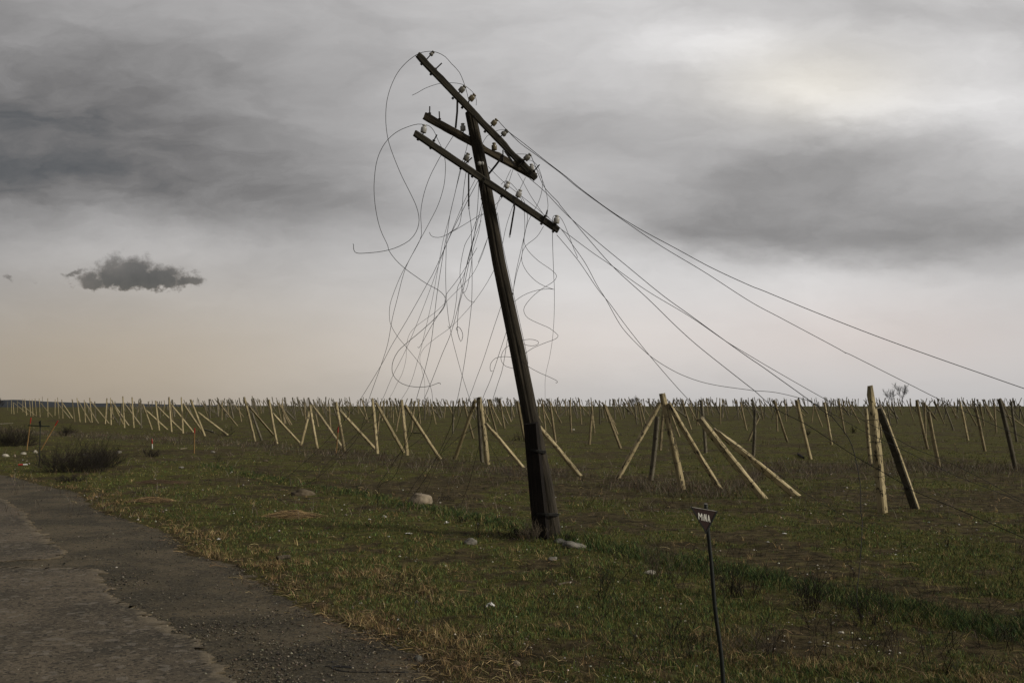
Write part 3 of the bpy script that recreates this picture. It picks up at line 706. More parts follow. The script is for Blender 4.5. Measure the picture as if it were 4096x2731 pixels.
# the far crowd: as many as can be told apart are things, the rest is one mass
def far_spots(n, d0, d1, pw):
    out = []
    while len(out) < n:
        d = (d0**pw+(d1**pw-d0**pw)*rng.random())**(1/pw); u = -0.56+1.12*rng.random(); px = 2048+F*u
        if px < 850 and rng.random() > 0.25: continue
        if px < 350: continue
        out.append((u*d, d))
    return out
def far_axis():
    k = rng.random()
    if k < 0.62: return rng.normal(-9, 7)
    if k < 0.84: return rng.normal(-30, 7)
    return rng.normal(14, 12)
n_far = 300-len(items); k_ = 0
FAR_GROUP = "small far posts near the horizon"
for (x, y) in far_spots(n_far, 95, 190, 2.0):
    a = math.radians(far_axis()); bx = 2048+F*x/y; z = zf(x, y); L = rng.uniform(2.1, 2.5)*(1.0 if abs(a) < 0.35 else 1.05)
    tilt = math.radians(rng.normal(0, 8)); top = Vector((x+math.sin(a)*L, y+math.sin(tilt)*L, z+math.cos(a)*L))
    side = "left of the utility pole" if bx < 2100 else "right of the utility pole"
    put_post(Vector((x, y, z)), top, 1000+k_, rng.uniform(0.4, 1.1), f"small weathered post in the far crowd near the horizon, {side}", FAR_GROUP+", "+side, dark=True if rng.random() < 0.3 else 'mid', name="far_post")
    k_ += 1
def far_mass():
    V, Fc = [], []; spots = far_spots(900, 120, 345, 1.5)
    for (x, y) in spots:
        a = math.radians(far_axis()*1.35); z = zf(x, y); L = rng.choice((1.2, 1.8, 2.2, 2.4, 2.6, 2.8), p=(.06, .14, .2, .3, .2, .1)); h = rng.uniform(0.05, 0.085); yaw = rng.uniform(0, 1.5)
        ax = Vector((math.sin(a), 0, math.cos(a))); s = Vector((math.cos(yaw), math.sin(yaw), 0)); q = ax.cross(s).normalized(); s = q.cross(ax); b = len(V)
        for zz in (-0.1, L):
            for sx, sy in ((-h, -h), (h, -h), (h, h), (-h, h)): V.append(Vector((x, y, z))+ax*zz+s*sx+q*sy)
        Fc += [(b+i, b+(i+1) % 4, b+4+(i+1) % 4, b+4+i) for i in range(4)]+[(b+4, b+5, b+6, b+7)]
    tag(mesh_obj("distant_posts", V, Fc, M_CONC_D), "mass of tiny posts bristling along the horizon", "posts", kind='stuff')
far_mass()

# ------------------------------------------------------------ the leaning utility pole
PD = 15.14
c1 = lambda x, y: (1350+x*.574, 150+y*.574); c2 = lambda x, y: (1350+x*.542, 850+y*.542)
ca = lambda x, y: (1900+x*.5741, 750+y*.5741); cb = lambda x, y: (2900+x*.5102, 900+y*.5102)
cf = lambda x, y: (1300+x*.5102, 1650+y*.5102); cr = lambda x, y: (2600+x*.636, 1900+y*.636)
def pole():
    base = P(2212, 2160, PD); base.z = zf(base.x, base.y)
    root = empty("utility_pole", base); tag(root, "dark leaning wooden utility pole with three broken crossarms", "utility pole")
    pts = [(2212, 2175, .165), (2194, 2060, .152), (2172, 1920, .140), (2150, 1804, .131), (2128, 1695, .126), (2068, 1392, .115), (2011, 1121, .105), (1996, 1050, .102), (1938, 724, .094), (1893, 505, .084), (1879, 440, .078)]
    pl = [P(x, y, PD+0.06) for x, y, r in pts]; axM = frame(pl[0], pl[-1], Vector((0, -1, 0))); inv = axM.inverted()
    n = 28; V, Fc = [], []; loc = [inv @ p for p in pl]; zs = [p.z for p in loc]; N = 60
    for k in range(N+1):
        z = zs[0]+(zs[-1]-zs[0])*k/N; cx = np.interp(z, zs, [p.x for p in loc]); cy = np.interp(z, zs, [p.y for p in loc]); r = np.interp(z, zs, [q[2] for q in pts])
        for i in range(n):
            a = 2*math.pi*i/n; rr = r*(1+0.05*(fbm(i*0.9, z*0.7, 4, 2)-0.5)+0.02*math.sin(3*a+1)); rr -= 0.010 if (i in (7, 18, 22) and fbm(z*0.6+i, 3.0, 8, 2) > 0.45) else 0
            V.append((cx+rr*math.cos(a), cy+rr*math.sin(a), z-(0.02*(1+math.cos(a)) if k == N else 0)))
    for k in range(N):
        for i in range(n): j = (i+1) % n; Fc.append((k*n+i, k*n+j, (k+1)*n+j, (k+1)*n+i))
    Fc.append(tuple(range(N*n, N*n+n)))
    mesh_obj("pole_shaft", V, Fc, M_POLE, root, axM)
    # tarred timber stub bound to the foot
    a, b = P(2000+.4464*368, 1550+.4464*1330, PD-0.12), P(2000+.4464*272, 1550+.4464*312, PD-0.16); Mx = frame(a, b, Vector((-0.35, -1, 0)))
    L = (b-a).length; V, Fc = [], []
    prof = [(-.125, -.08), (-.06, -.095), (-.045, -.062), (.045, -.062), (.06, -.095), (.11, -.085), (.115, .07), (-.12, .07)]
    for k in range(13):
        z = L*k/12-(0.12 if k == 0 else 0)
        for q, (x, y) in enumerate(prof): s_ = 0.93-0.10*k/12; V.append((x*s_+random.uniform(-.002, .002), y*s_+random.uniform(-.002, .002), z-(0.02*q/7 if k == 12 else 0)))
    m = len(prof)
    for k in range(12):
        for i in range(m): j = (i+1) % m; Fc.append((k*m+i, k*m+j, (k+1)*m+j, (k+1)*m+i))
    Fc.append(tuple(range(12*m, 13*m)))
    mesh_obj("support_stub", V, Fc, M_STUB, root, Mx)
    # wire bindings
    for (y0, xl, xr, yl, yr) in ((570, 236, 412, 552, 578), (1132, 290, 524, 1128, 1138)):
        V, Fc = [], []
        for q in range(4):
            pts_ = []
            for k in range(25):
                t = k/24; an = math.pi*2*t; x = xl+(xr-xl)*(0.5-0.5*math.cos(an)); yy = yl+(yr-yl)*(0.5-0.5*math.cos(an))+q*5-8+3*math.sin(an*2+q)
                pts_.append(P(2000+.4464*x, 1550+.4464*yy, PD+0.02-0.275*math.sin(an)*(1.0 if math.sin(an) > 0 else 0.72)))
            tube(pts_, 0.006, 5, V=V, Fc=Fc)
        mesh_obj("wire_binding", V, Fc, M_WIRE, root)
    # crossarms
    def box_arm(p, q, w, h, mat, chip, seed):
        up = (q-p).normalized().cross(Vector((0, 1, 0))); up = -up if up.z < 0 else up
        M = frame(p, q, up); L = (q-p).length; r = random.Random(seed); V, Fc = [], []; n = 26; c = 0.012
        ring = [(w/2-c, -h/2), (w/2, -h/2+c), (w/2, h/2-c), (w/2-c, h/2), (-w/2+c, h/2), (-w/2, h/2-c), (-w/2, -h/2+c), (-w/2+c, -h/2)]; m = 8
        for k in range(n+1):
            t = k/n
            for i, (x, y) in enumerate(ring):
                s = 1.0
                if k in (0, n): s = 0.93
                y2 = y*s; 
                if y > 0 and chip: y2 -= chip*max(0, fbm(t*9, i*0.4, seed, 3)-0.48)*1.6
                V.append((x*s+r.uniform(-.002, .002), y2+r.uniform(-.002, .002), t*L+(r.uniform(-.012, .012) if k in (0, n) else 0)))
        for k in range(n):
            for i in range(m): j = (i+1) % m; Fc.append((k*m+i, k*m+j, (k+1)*m+j, (k+1)*m+i))
        Fc.append(tuple(range(n*m, n*m+m))); Fc.append(tuple(reversed(range(m))))
        return mesh_obj("crossarm", V, Fc, mat, root, M)
    def steel(parent, pts_, r, name, mat=M_STEEL, n=6):
        V, Fc = tube(pts_, r, n); return mesh_obj(name, V, Fc, mat, parent)
    def strap(parent, pts_, w=0.030, t=0.006, hole=False, name="brace_strap"):
        V, Fc = [], []
        for k, p in enumerate(pts_):
            tdir = (pts_[min(k+1, len(pts_)-1)]-pts_[max(k-1, 0)]).normalized(); s = tdir.cross(Vector((0, 1, 0))).normalized()
            for a_, b_ in ((-1, -1), (1, -1), (1, 1), (-1, 1)): V.append(p+s*(a_*w/2)+Vector((0, 1, 0))*(b_*t/2))
        for k in range(len(pts_)-1):
            for i in range(4): j = (i+1) % 4; Fc.append((k*4+i, k*4+j, k*4+4+j, k*4+4+i))
        if hole:   # an open eye at the end of the strap
            Fc.append((0, 3, 2, 1)); e = len(pts_)*4; tdir = (pts_[-1]-pts_[-2]).normalized(); s = tdir.cross(Vector((0, 1, 0))).normalized(); c = pts_[-1]+tdir*0.02
            for yy in (-t/2, t/2):
                for k in range(8):
                    an = math.pi/8+k*math.pi/4; V.append(c+s*(math.cos(an)*0.008)+tdir*(math.sin(an)*0.008)+Vector((0, yy, 0)))
                for k in range(8):
                    an = math.pi/8+k*math.pi/4; cx_, cy_ = math.cos(an), math.sin(an); q_ = 0.5*w/max(abs(cx_), abs(cy_)); V.append(c+s*(cx_*q_)+tdir*(cy_*q_*1.25)+Vector((0, yy, 0)))
            for k in range(8):
                j = (k+1) % 8; Fc += [(e+k, e+j, e+8+j, e+8+k), (e+16+k, e+24+k, e+24+j, e+16+j), (e+8+k, e+8+j, e+24+j, e+24+k), (e+k, e+16+k, e+16+j, e+j)]
        else: Fc += [(0, 3, 2, 1), tuple(range(len(V)-4, len(V)))]
        return mesh_obj(name, V, Fc, M_STEEL, parent)
    prof_a = [(.012, -.002), (.040, -.001), (.045, .002), (.046, .066), (.044, .076), (.034, .082), (.026, .086), (.026, .098), (.033, .103), (.034, .112), (.028, .120), (.012, .124)]
    prof_b = [(.012, 0), (.030, .004), (.036, .030), (.026, .050), (.024, .056), (.024, .066), (.030, .072), (.026, .086), (.010, .092)]
    ai = [0]
    def insulator(parent, b, t, d, kind='a', mat=M_PORC, s=1.0, wire=True):
        """pin from the arm and porcelain on it; b = pin foot, t = porcelain top, in crop pixels"""
        p, q = P(*c1(*b), d), P(*c1(*t), d); ax = (q-p).normalized(); prof = prof_a if kind == 'a' else prof_b; hh = prof[-1][1]*s
        o0 = q-ax*hh; steel(parent, [p-ax*0.10, o0+ax*0.03], 0.0085, "insulator_pin")
        V, Fc = lathe([(r*s, z*s) for r, z in prof], 14); ins = mesh_obj("insulator", V, Fc, mat, parent, frame(o0, q, Vector((0, -1, 0.2))), smooth=True)
        for k_ in ins.data.polygons: k_.use_smooth = len(k_.vertices) == 4
    def pin(parent, b, t, d):
        p, q = P(*c1(*b), d), P(*c1(*t), d); ax = (q-p).normalized(); steel(parent, [p-ax*0.10, q], 0.010, "bare_pin", n=8)
        V, Fc = lathe([(.008, -.012), (.024, -.012), (.024, .006), (.012, .010)], 6); mesh_obj("washer", V, Fc, M_STEEL, parent, frame(p, q, Vector((0, -1, 0.2))))
    def nut(parent, c, d):
        q = P(*c1(*c), d); V, Fc = lathe([(.008, -.016), (.020, -.014), (.020, .012), (.008, .016)], 6)
        mesh_obj("pin_nut", V, Fc, M_STEEL, parent, frame(q, q+Vector((0.6, 0, 0.8)), Vector((0, -1, 0.2))))
    DT, DM, DL = PD-0.16, PD+0.13, PD-0.18
    top = box_arm(P(*c1(560, 122), DT-0.10), P(*c1(1384, 984), DT+0.10), 0.095, 0.098, M_ARM, 0.03, 5)
    for b, t, k_, m_, s_ in (((622, 152), (672, 98), 'b', M_PORC_G, .9), ((845, 388), (890, 338), 'a', M_PORC_G, .95), ((908, 455), (958, 396), 'a', M_PORC_T, .95), ((1068, 622), (1112, 570), 'a', M_PORC_T, .9),
                             ((1135, 693), (1186, 646), 'b', M_PORC_G, 1.25), ((1296, 862), (1346, 813), 'a', M_PORC_G, .95)): insulator(top, b, t, DT, k_, m_, s_)
    pin(top, (685, 220), (727, 180), DT); pin(top, (1370, 930), (1408, 887), DT)
    for c in ((585, 187), (650, 258), (803, 425), (868, 490), (1027, 657)): nut(top, c, DT)
    mid = box_arm(P(*c1(606, 546), DM-0.12), P(*c1(1380, 972), DM+0.12), 0.10, 0.112, M_ARM2, 0.06, 9)
    pin(mid, (642, 528), (643, 481), DM); pin(mid, (711, 568), (709, 517), DM)
    for b, t, k_, m_, s_ in (((876, 662), (872, 598), 'a', M_PORC, .92), ((1093, 788), (1091, 733), 'a', M_PORC_T, .92), ((1355, 935), (1351, 880), 'a', M_PORC, .85), ((1290, 885), (1293, 845), 'b', M_PORC_G, 1.0)): insulator(mid, b, t, DM, k_, m_, s_)
    pin(mid, (1153, 825), (1153, 785), DM)
    low = box_arm(P(*c1(536, 666), DL-0.08), P(*c1(1541, 1344), DL+0.08), 0.095, 0.098, M_ARM, 0.015, 13)
    for b, t, k_, m_, s_ in (((597, 665), (607, 607), 'a', M_PORC, 1.0), ((886, 866), (912, 806), 'a', M_PORC_G, .95), ((1170, 1062), (1193, 1003), 'b', M_PORC, 1.2), ((1254, 1115), (1276, 1060), 'a', M_PORC, .95), ((1523, 1302), (1531, 1238), 'a', M_PORC, 1.0)): insulator(low, b, t, DL, k_, m_, s_)
    pin(low, (672, 718), (693, 678), DL); pin(low, (908, 864), (938, 838), DL+0.05); pin(low, (1450, 1243), (1463, 1203), DL)
    for c in ((560, 712), (648, 772), (858, 915), (938, 970), (1143, 1108), (1420, 1298), (1502, 1352)): nut(low, c, DL)
    # iron braces: some still bolted, some hanging
    S = lambda arm, pts_, d, **k: strap(arm, [P(*c1(*p), d) for p in pts_], **k)
    S(top, [(836, 412), (834, 520), (823, 632)], DT-0.06); S(top, [(1165, 790), (1200, 840), (1238, 895)], DT-0.055)
    S(mid, [(1147, 832), (1100, 895), (1045, 962)], DM-0.07); S(mid, [(925, 700), (955, 770), (992, 850)], DM-0.075)
    S(low, [(914, 900), (914, 1100), (915, 1180)], DL-0.055, hole=True, w=.024); S(low, [(1222, 1100), (1233, 1188), (1201, 1378)], DL-0.055, hole=True, w=.026)
    S(low, [(1018, 1000), (1008, 1080), (1000, 1130)], DL-0.056, w=.012)
    V, Fc = lathe(prof_b, 12); mesh_obj("shackle_insulator", V, Fc, M_PORC, root, frame(P(*c1(978, 880), PD-.07), P(*c1(1010, 878), PD-.07), Vector((0, -1, 0))), smooth=True)
    for c in ((955, 552), (1025, 985), (1000, 745)):
        q = P(*c1(*c), PD-0.23 if c[1] != 745 else PD+.07); V, Fc = lathe([(.006, 0), (.022, .002), (.022, .014), (.006, .018)], 6); mesh_obj("through_bolt", V, Fc, M_STEEL, root, frame(q, q-Vector((0, 1, 0)), Vector((0, 0, 1))))
pole()

# ------------------------------------------------------------ broken wires
def wire(label, segs, d0, d1=None, r=0.0036, ground=False, mids=None, cat="wire"):
    r = r*1.22
    pts = []
    for fn, s in segs:
        q = [float(v) for v in s.split()]; pts += [fn(q[i], q[i+1]) for i in range(0, len(q), 2)]
    if ground: d1 = G(*pts[-1]).y
    if d1 is None: d1 = d0
    acc = [0]
    for a, b in zip(pts, pts[1:]): acc.append(acc[-1]+math.hypot(a[0]-b[0], a[1]-b[1]))
    P3_ = []
    for p, s in zip(pts, acc):
        t = s/acc[-1]; d = 1/((1-t)/d0+t/d1); q = P(p[0], p[1], d); g = zf(q.x, q.y)+0.004
        if q.z < g and p[1] > HY+40:
            q = G(*p); q.z += 0.006
        P3_.append(q)
    V, Fc = tube(catmull(P3_, 0.06), r, 5)
    o = P3_[0].copy(); ob = mesh_obj("broken_wire", [v-o for v in V], Fc, M_WIRE, None, Matrix.Translation(o), smooth=True); tag(ob, label, cat, "broken telegraph wires")
id_ = lambda x, y: (x, y)
W0 = PD-0.16; WL = PD-0.18
wire("wire looping far left from the top insulator to a hooked free end", [(c1, "668 100 640 98 590 105 545 125 480 175 420 245 375 335 345 440 336 550 342 650 360 740 395 840 445 960 500 1070 545 1165 566 1240 566 1300 545 1360 500 1415 430 1455 360 1480 280 1495 200 1502 150 1504 122 1495 112 1470 112 1445 107 1438")], W0, PD-.8)
wire("wire arching right over the top insulator then falling past the pole top", [(c1, "668 100 700 108 750 135 795 185 850 245 890 345 912 430 922 500 926 580 915 680 898 780 860 900 820 1080 785 1230 765 1360 745 1460"), (c2, "740 560 715 760 690 960 640 1180 595 1330 550 1500"), (cf, "560 470 440 560 415 640 415 780")], W0-.1, ground=True)
wire("wire looping left from the lower arm tip and curling under the sky gap", [(c1, "607 608 560 605 500 620 420 655 350 713 300 790 270 880 256 1000 256 1100 270 1220 300 1340 350 1450"), (c2, "380 282 430 350 500 415 590 480 660 527 740 570 785 610 798 655 780 710 710 790 610 880 520 955 450 1020 412 1090 402 1150 412 1200 450 1245 510 1275 600 1288 680 1280 735 1260 752 1256 760 1262 757 1268")], WL, PD+.4)
wire("wire dropping right of the leftmost lower insulator and weaving to the ground", [(c1, "607 608 640 618 670 650 700 715 735 790 750 860 752 930 740 1040 700 1170 640 1290 570 1420"), (c2, "530 350 470 460 420 580 388 680 383 770 395 830 440 910 510 995 580 1080 630 1150 670 1240 695 1320 702 1400"), (c4_ := C4, "1560 330 1500 500 1300 660 1100 790 950 860")], WL, ground=True)
wire("wire from the middle arm bowing left then running down to far turf", [(c1, "808 685 760 760 700 860 640 980 600 1100 580 1220 584 1330 575 1410"), (c2, "520 370 480 480 440 640 405 780 370 970 320 1130 270 1270 225 1400"), (C4, "968 400 900 560 700 770 540 900 400 955 170 945")], PD+.1, ground=True)
wire("long straight wire slanting down left, lowest end nearest the left stakes", [(c1, "1000 960 900 1150 800 1350"), (c2, "720 420 660 530 520 780 400 980 320 1130 160 1390"), (C4, "830 360 600 620 400 800 300 880 200 930")], PD+.15, ground=True)
wire("thin wire slanting down left just inside the long straight one", [(c1, "960 990 880 1150"), (c2, "830 170 760 350 690 550 610 760 510 1000 400 1220 300 1430"), (C4, "860 560 640 780 560 920")], PD+.2, ground=True, r=.003)
wire("wire hanging nearly vertical left of the pole then kicking out right", [(c1, "905 880 880 1050 850 1300"), (c2, "815 170 800 350 800 560 815 750 840 900 880 1060 925 1220 970 1360"), (C4, "1930 380 2010 520 2120 720 2230 900")], WL, ground=True)
wire("wire dropping straight beside the pole and sweeping left at the bottom", [(c1, "915 1190 930 1300"), (c2, "988 150 993 400 990 650 970 850 945 1050 915 1230 880 1400"), (C4, "1770 210 1700 480 1500 880 1330 1110")], WL+.1, ground=True)
wire("wire ending in a small closed ring low in the sky left of the pole", [(c1, "985 1000 975 1200"), (c2, "1010 160 970 370 930 560 895 700 884 850 890 900 910 952 925 910 915 870 895 845 878 850 878 865 890 870")], PD+.2, PD+.6)
wire("short wire beside the pole ending in a slight hook mid sky", [(c1, "1010 1180 995 1290"), (c2, "1040 150 1000 280 985 400 960 540 938 588 925 590")], PD+.2, PD+.5, r=.003)
wire("bow shaped wire left of the pole with a hook pointing at it", [(c1, "1020 1230"), (c2, "1030 50 985 160 940 240 910 380 905 480 925 580 960 640 1000 662 1012 655")], PD+.15, PD+.5, r=.003)
wire("wire reaching out left from behind the pole to an upturned end", [(c1, "1225 915 1150 1110 1020 1230"), (c2, "1065 10 960 75 850 140 770 180 720 183 690 170 678 145")], PD+.3, PD-.1, r=.003)
wire("faint wavy wire crossing left from the pole towards the horizon", [(c2, "1105 200 1060 330 1000 450 930 530 850 610 740 720 660 780 580 840 530 900 510 980 505 1080 480 1180 440 1260 380 1370"), (C4, "1060 330 900 460 700 580 540 700")], PD+.3, ground=True, r=.0028)
wire("faint wire bending left below the pole middle and dropping straight", [(c2, "1155 425 1090 540 1010 655 930 750 830 850 720 930 640 1000 608 1070 620 1150 640 1230 644 1300 640 1380"), (C4, "1470 330 1400 470 1240 640")], PD+.3, ground=True, r=.0028)
wire("wire ending in a tiny upward hook left of the small ring", [(c2, "1060 60 1000 220 940 440 887 550 878 640 855 780 835 840 822 850 815 838")], PD+.25, PD+.6, r=.003)
wire("wire ending in a tight hook between the crossing loops on the left", [(c2, "1030 260 930 430 860 530 800 610 790 680 740 760 680 860 620 970 600 998 592 990")], PD+.3, PD+.4, r=.003)
wire("wire emerging behind the pole middle and slanting to the double post", [(c2, "1230 600 1210 680 1150 860 1075 1090 1030 1210 970 1370"), (C4, "1830 250 1760 450 1650 640 1560 860 1500 1000")], PD+.3, ground=True, r=.0032)
wire("wire slanting from behind the lower pole across the boulder", [(c2, "1262 830 1200 1020 1130 1230 1070 1380"), (C4, "1950 420 1750 560 1450 870 1300 1120")], PD+.3, ground=True, r=.0032)
wire("short steep wire from behind the lower pole down towards the boulder", [(c2, "1262 880 1220 1140 1180 1270 1140 1400"), (C4, "2040 360 1960 600 1880 900 1800 1130")], PD+.3, ground=True, r=.0032)
wire("wire running down from the lower arm past the little ring to the turf", [(c1, "1040 1010 1000 1180"), (c2, "1000 200 950 400 900 650 840 880 770 1050 700 1230 630 1400"), (C4, "1420 400 1350 560 1180 820 1090 960 1090 1110")], PD+.2, ground=True)
wire("taut wire hugging the right edge of the pole down to the loops", [(c1, "1065 1060 1110 1250"), (c2, "1180 0 1220 240 1290 560 1350 830 1400 1060 1405 1130")], PD+.25, PD+.35, r=.003)
wire("wire curling right of the pole to a sharp point and back behind it", [(ca, "478 270 430 345 350 410 325 480 335 540 380 610 450 670 520 700 553 711 540 708 480 708 400 725 330 755 260 805")], PD+.1, PD+.5, r=.003)
wire("wire making two wide S bends in the sky right of the pole", [(ca, "300 40 335 110 345 200 347 300 342 380 370 440 440 510 520 565 560 600 567 625 540 660 460 710 390 770 345 830 342 870 370 910 440 945 520 980 570 1020 578 1035 560 1055 480 1085 400 1120 350 1155 300 1195")], WL, PD+.5, r=.003)
wire("wire with a flat oval loop crossing the lower pole", [(ca, "340 1090 370 1100 410 1102 440 1090 438 1070 400 1058 350 1060 280 1080 210 1120 184 1170 184 1210 215 1245 270 1260")], PD-.3, PD+.4, r=.003)
wire("wire arching left of the lower pole with one free hook on each side", [(ca, "122 1276 112 1280 105 1262 110 1225 140 1190 190 1178 240 1180 300 1192 370 1245 440 1285 520 1320 565 1342 574 1352 570 1360 562 1358")], PD-.25, PD-.25, r=.003)
wire("wire hanging plumb from the right tip of the lower arm to the field", [(ca, "560 194 546 202 540 230 540 300 541 400 548 600 553 720 551 900 540 1050 520 1180 490 1325 488 1480"), (C5, "375 450 355 560 340 700")], WL, ground=True)
wire("short wire falling right from the last lower insulator to a hook", [(ca, "575 200 592 206 620 250 660 350 690 430 712 480 711 492 705 492")], WL, PD-.3, r=.003)
wire("uppermost long wire sweeping right off the picture edge", [(c1, "1112 572 1190 655 1300 740 1450 860 1600 975"), (ca, "725 0 940 160 1150 290 1400 425 1650 560 1916 683"), (cb, "300 515 700 680 1160 860 1600 1020 2000 1160 2344 1280"), (id_, "4500 1690 5200 1900")], W0, 11.5, r=.0040)
wire("second long wire sweeping right, with a kink near the tallest post", [(c1, "1180 645 1270 735 1400 830 1560 950"), (ca, "715 0 900 135 1100 275 1300 410 1600 590 1916 793"), (cb, "450 735 900 975 942 1003 975 1012 1400 1225 1750 1400 2100 1560"), (id_, "4096 1750 4500 1940 4900 2120")], W0, ground=True, r=.0040)
wire("long wire from the top arm running right to ground below the tallest post", [(c1, "1345 815 1380 900 1440 1040 1540 1150"), (ca, "590 120 690 240 800 370 970 560 1200 770 1400 965 1550 1100 1750 1260 1916 1390"), (cb, "230 1297 400 1440"), (C6, "500 540 900 800 1300 1030"), (cr, "1640 90 1950 220 2352 395"), (id_, "4500 2340")], W0, ground=True, r=.0038)
wire("long wire dipping right then dropping vertically into the weeds", [(c1, "1340 985 1450 1080"), (ca, "640 190 850 375 1050 540 1300 745 1500 890 1740 1065 1916 1190"), (cb, "300 1115 650 1365 800 1480"), (C6, "700 460 840 640 900 800 945 1050 950 1285"), (cr, "1335 300 1320 560 1300 760 1320 900")], W0, ground=True, r=.0036)
wire("wire from the lower arm tip running right behind the tallest post", [(ca, "600 290 800 440 960 550 1200 720 1500 900 1740 1065 1916 1172"), (cb, "400 1145 760 1350 1140 1560"), (C6, "1100 560 1400 730 1700 850 2000 1000 2352 1190"), (id_, "4400 2150")], WL, ground=True, r=.0036)
wire("wire sagging right of the pole and flattening out above the horizon", [(ca, "505 205 600 290 680 400 770 530 850 680 910 775 990 920 1045 1000 1150 1110 1250 1195 1400 1285 1550 1345 1700 1380 1916 1410"), (cb, "220 1297 400 1312 600 1360 700 1400 1000 1568"), (C6, "1000 600 1300 740 1700 940 2100 1100 2352 1210"), (id_, "4300 2120")], WL, ground=True, r=.0036)
wire("wire dropping right of the pole into the field behind the leaning cluster", [(ca, "570 330 720 510 850 700 940 810 1050 960 1200 1150 1380 1360 1490 1480"), (C5, "1720 430 1930 640 2100 760 2350 930"), (id_, "3250 1990 3480 2120")], WL, ground=True, r=.0036)
wire("short curved wire sticking out left over the top arm", [(c1, "520 404 560 385 610 356 700 325 790 317 860 325 892 340 930 370 955 400 968 440 966 475")], W0, W0, r=.003)
wire("small arc of wire rising to the broken top insulator", [(c1, "1005 750 1040 690 1100 655 1150 643 1186 648")], PD+.1, W0, r=.003)
wire("short arc of wire left of the last top insulator", [(c1, "1185 825 1250 813 1320 815 1346 815")], PD, W0, r=.003)
wire("wire bowing right below the top arm tip and sweeping back left", [(c1, "1293 850 1350 858 1390 890 1420 960 1428 1040 1400 1150 1330 1280 1300 1400"), (ca, "325 480 290 600 262 740"), (ca, "248 840 240 1000")], PD+.1, PD+.5, r=.003)
wire("thin wire bowing right from the top arm tip to the bare pin", [(c1, "1356 885 1400 930 1450 1060 1467 1170 1460 1240 1470 1252")], PD+.1, WL, r=.003)
wire("wire curving over the lower arm and down beside the pole", [(c1, "1140 1025 1165 1003 1193 1006 1240 1050 1300 1140 1325 1240 1310 1350"), (ca, "345 330 310 480 280 620 262 760")], WL, PD+.4, r=.003)
wire("wire crossing diagonally behind the lower arm to its bare pin", [(c1, "1050 900 1150 1000 1300 1120 1400 1200 1455 1250 1475 1252")], PD+.1, WL+.06, r=.003)
wire("slanting wire from the middle arm down to the lower arm", [(c1, "1255 945 1300 1020 1350 1110 1440 1240")], PD+.05, WL+.06, r=.003)
wire("pale thin wire falling steeply left between the two right straps", [(c1, "1210 920 1180 980 1120 1150 1070 1330 1030 1440 980 1568")], PD+.2, PD+.5, r=.0028)
wire("thin wire falling from the middle arm right half across the lower arm", [(c1, "1310 975 1240 1130 1180 1300 1150 1440")], PD+.2, PD+.4, r=.0028)
wire("thin stiff wire slanting from the left strap across the turf", [(c1, "860 925 820 1080 780 1250 735 1420"), (c2, "740 420 700 640 640 900 600 1060 520 1300"), (C4, "1180 330 900 520 600 740 420 850")], WL, ground=True, r=.0028)
wire("black wire lying in a long curve on the road shoulder", [(cf := (lambda x, y: (1300+.595*x, 1900+.595*y)), "0 1290 40 1290 120 1298 200 1300 100 1288 60 1290 50 1305 130 1325 260 1330 420 1328 560 1332")], 9.0, ground=True, r=.006)

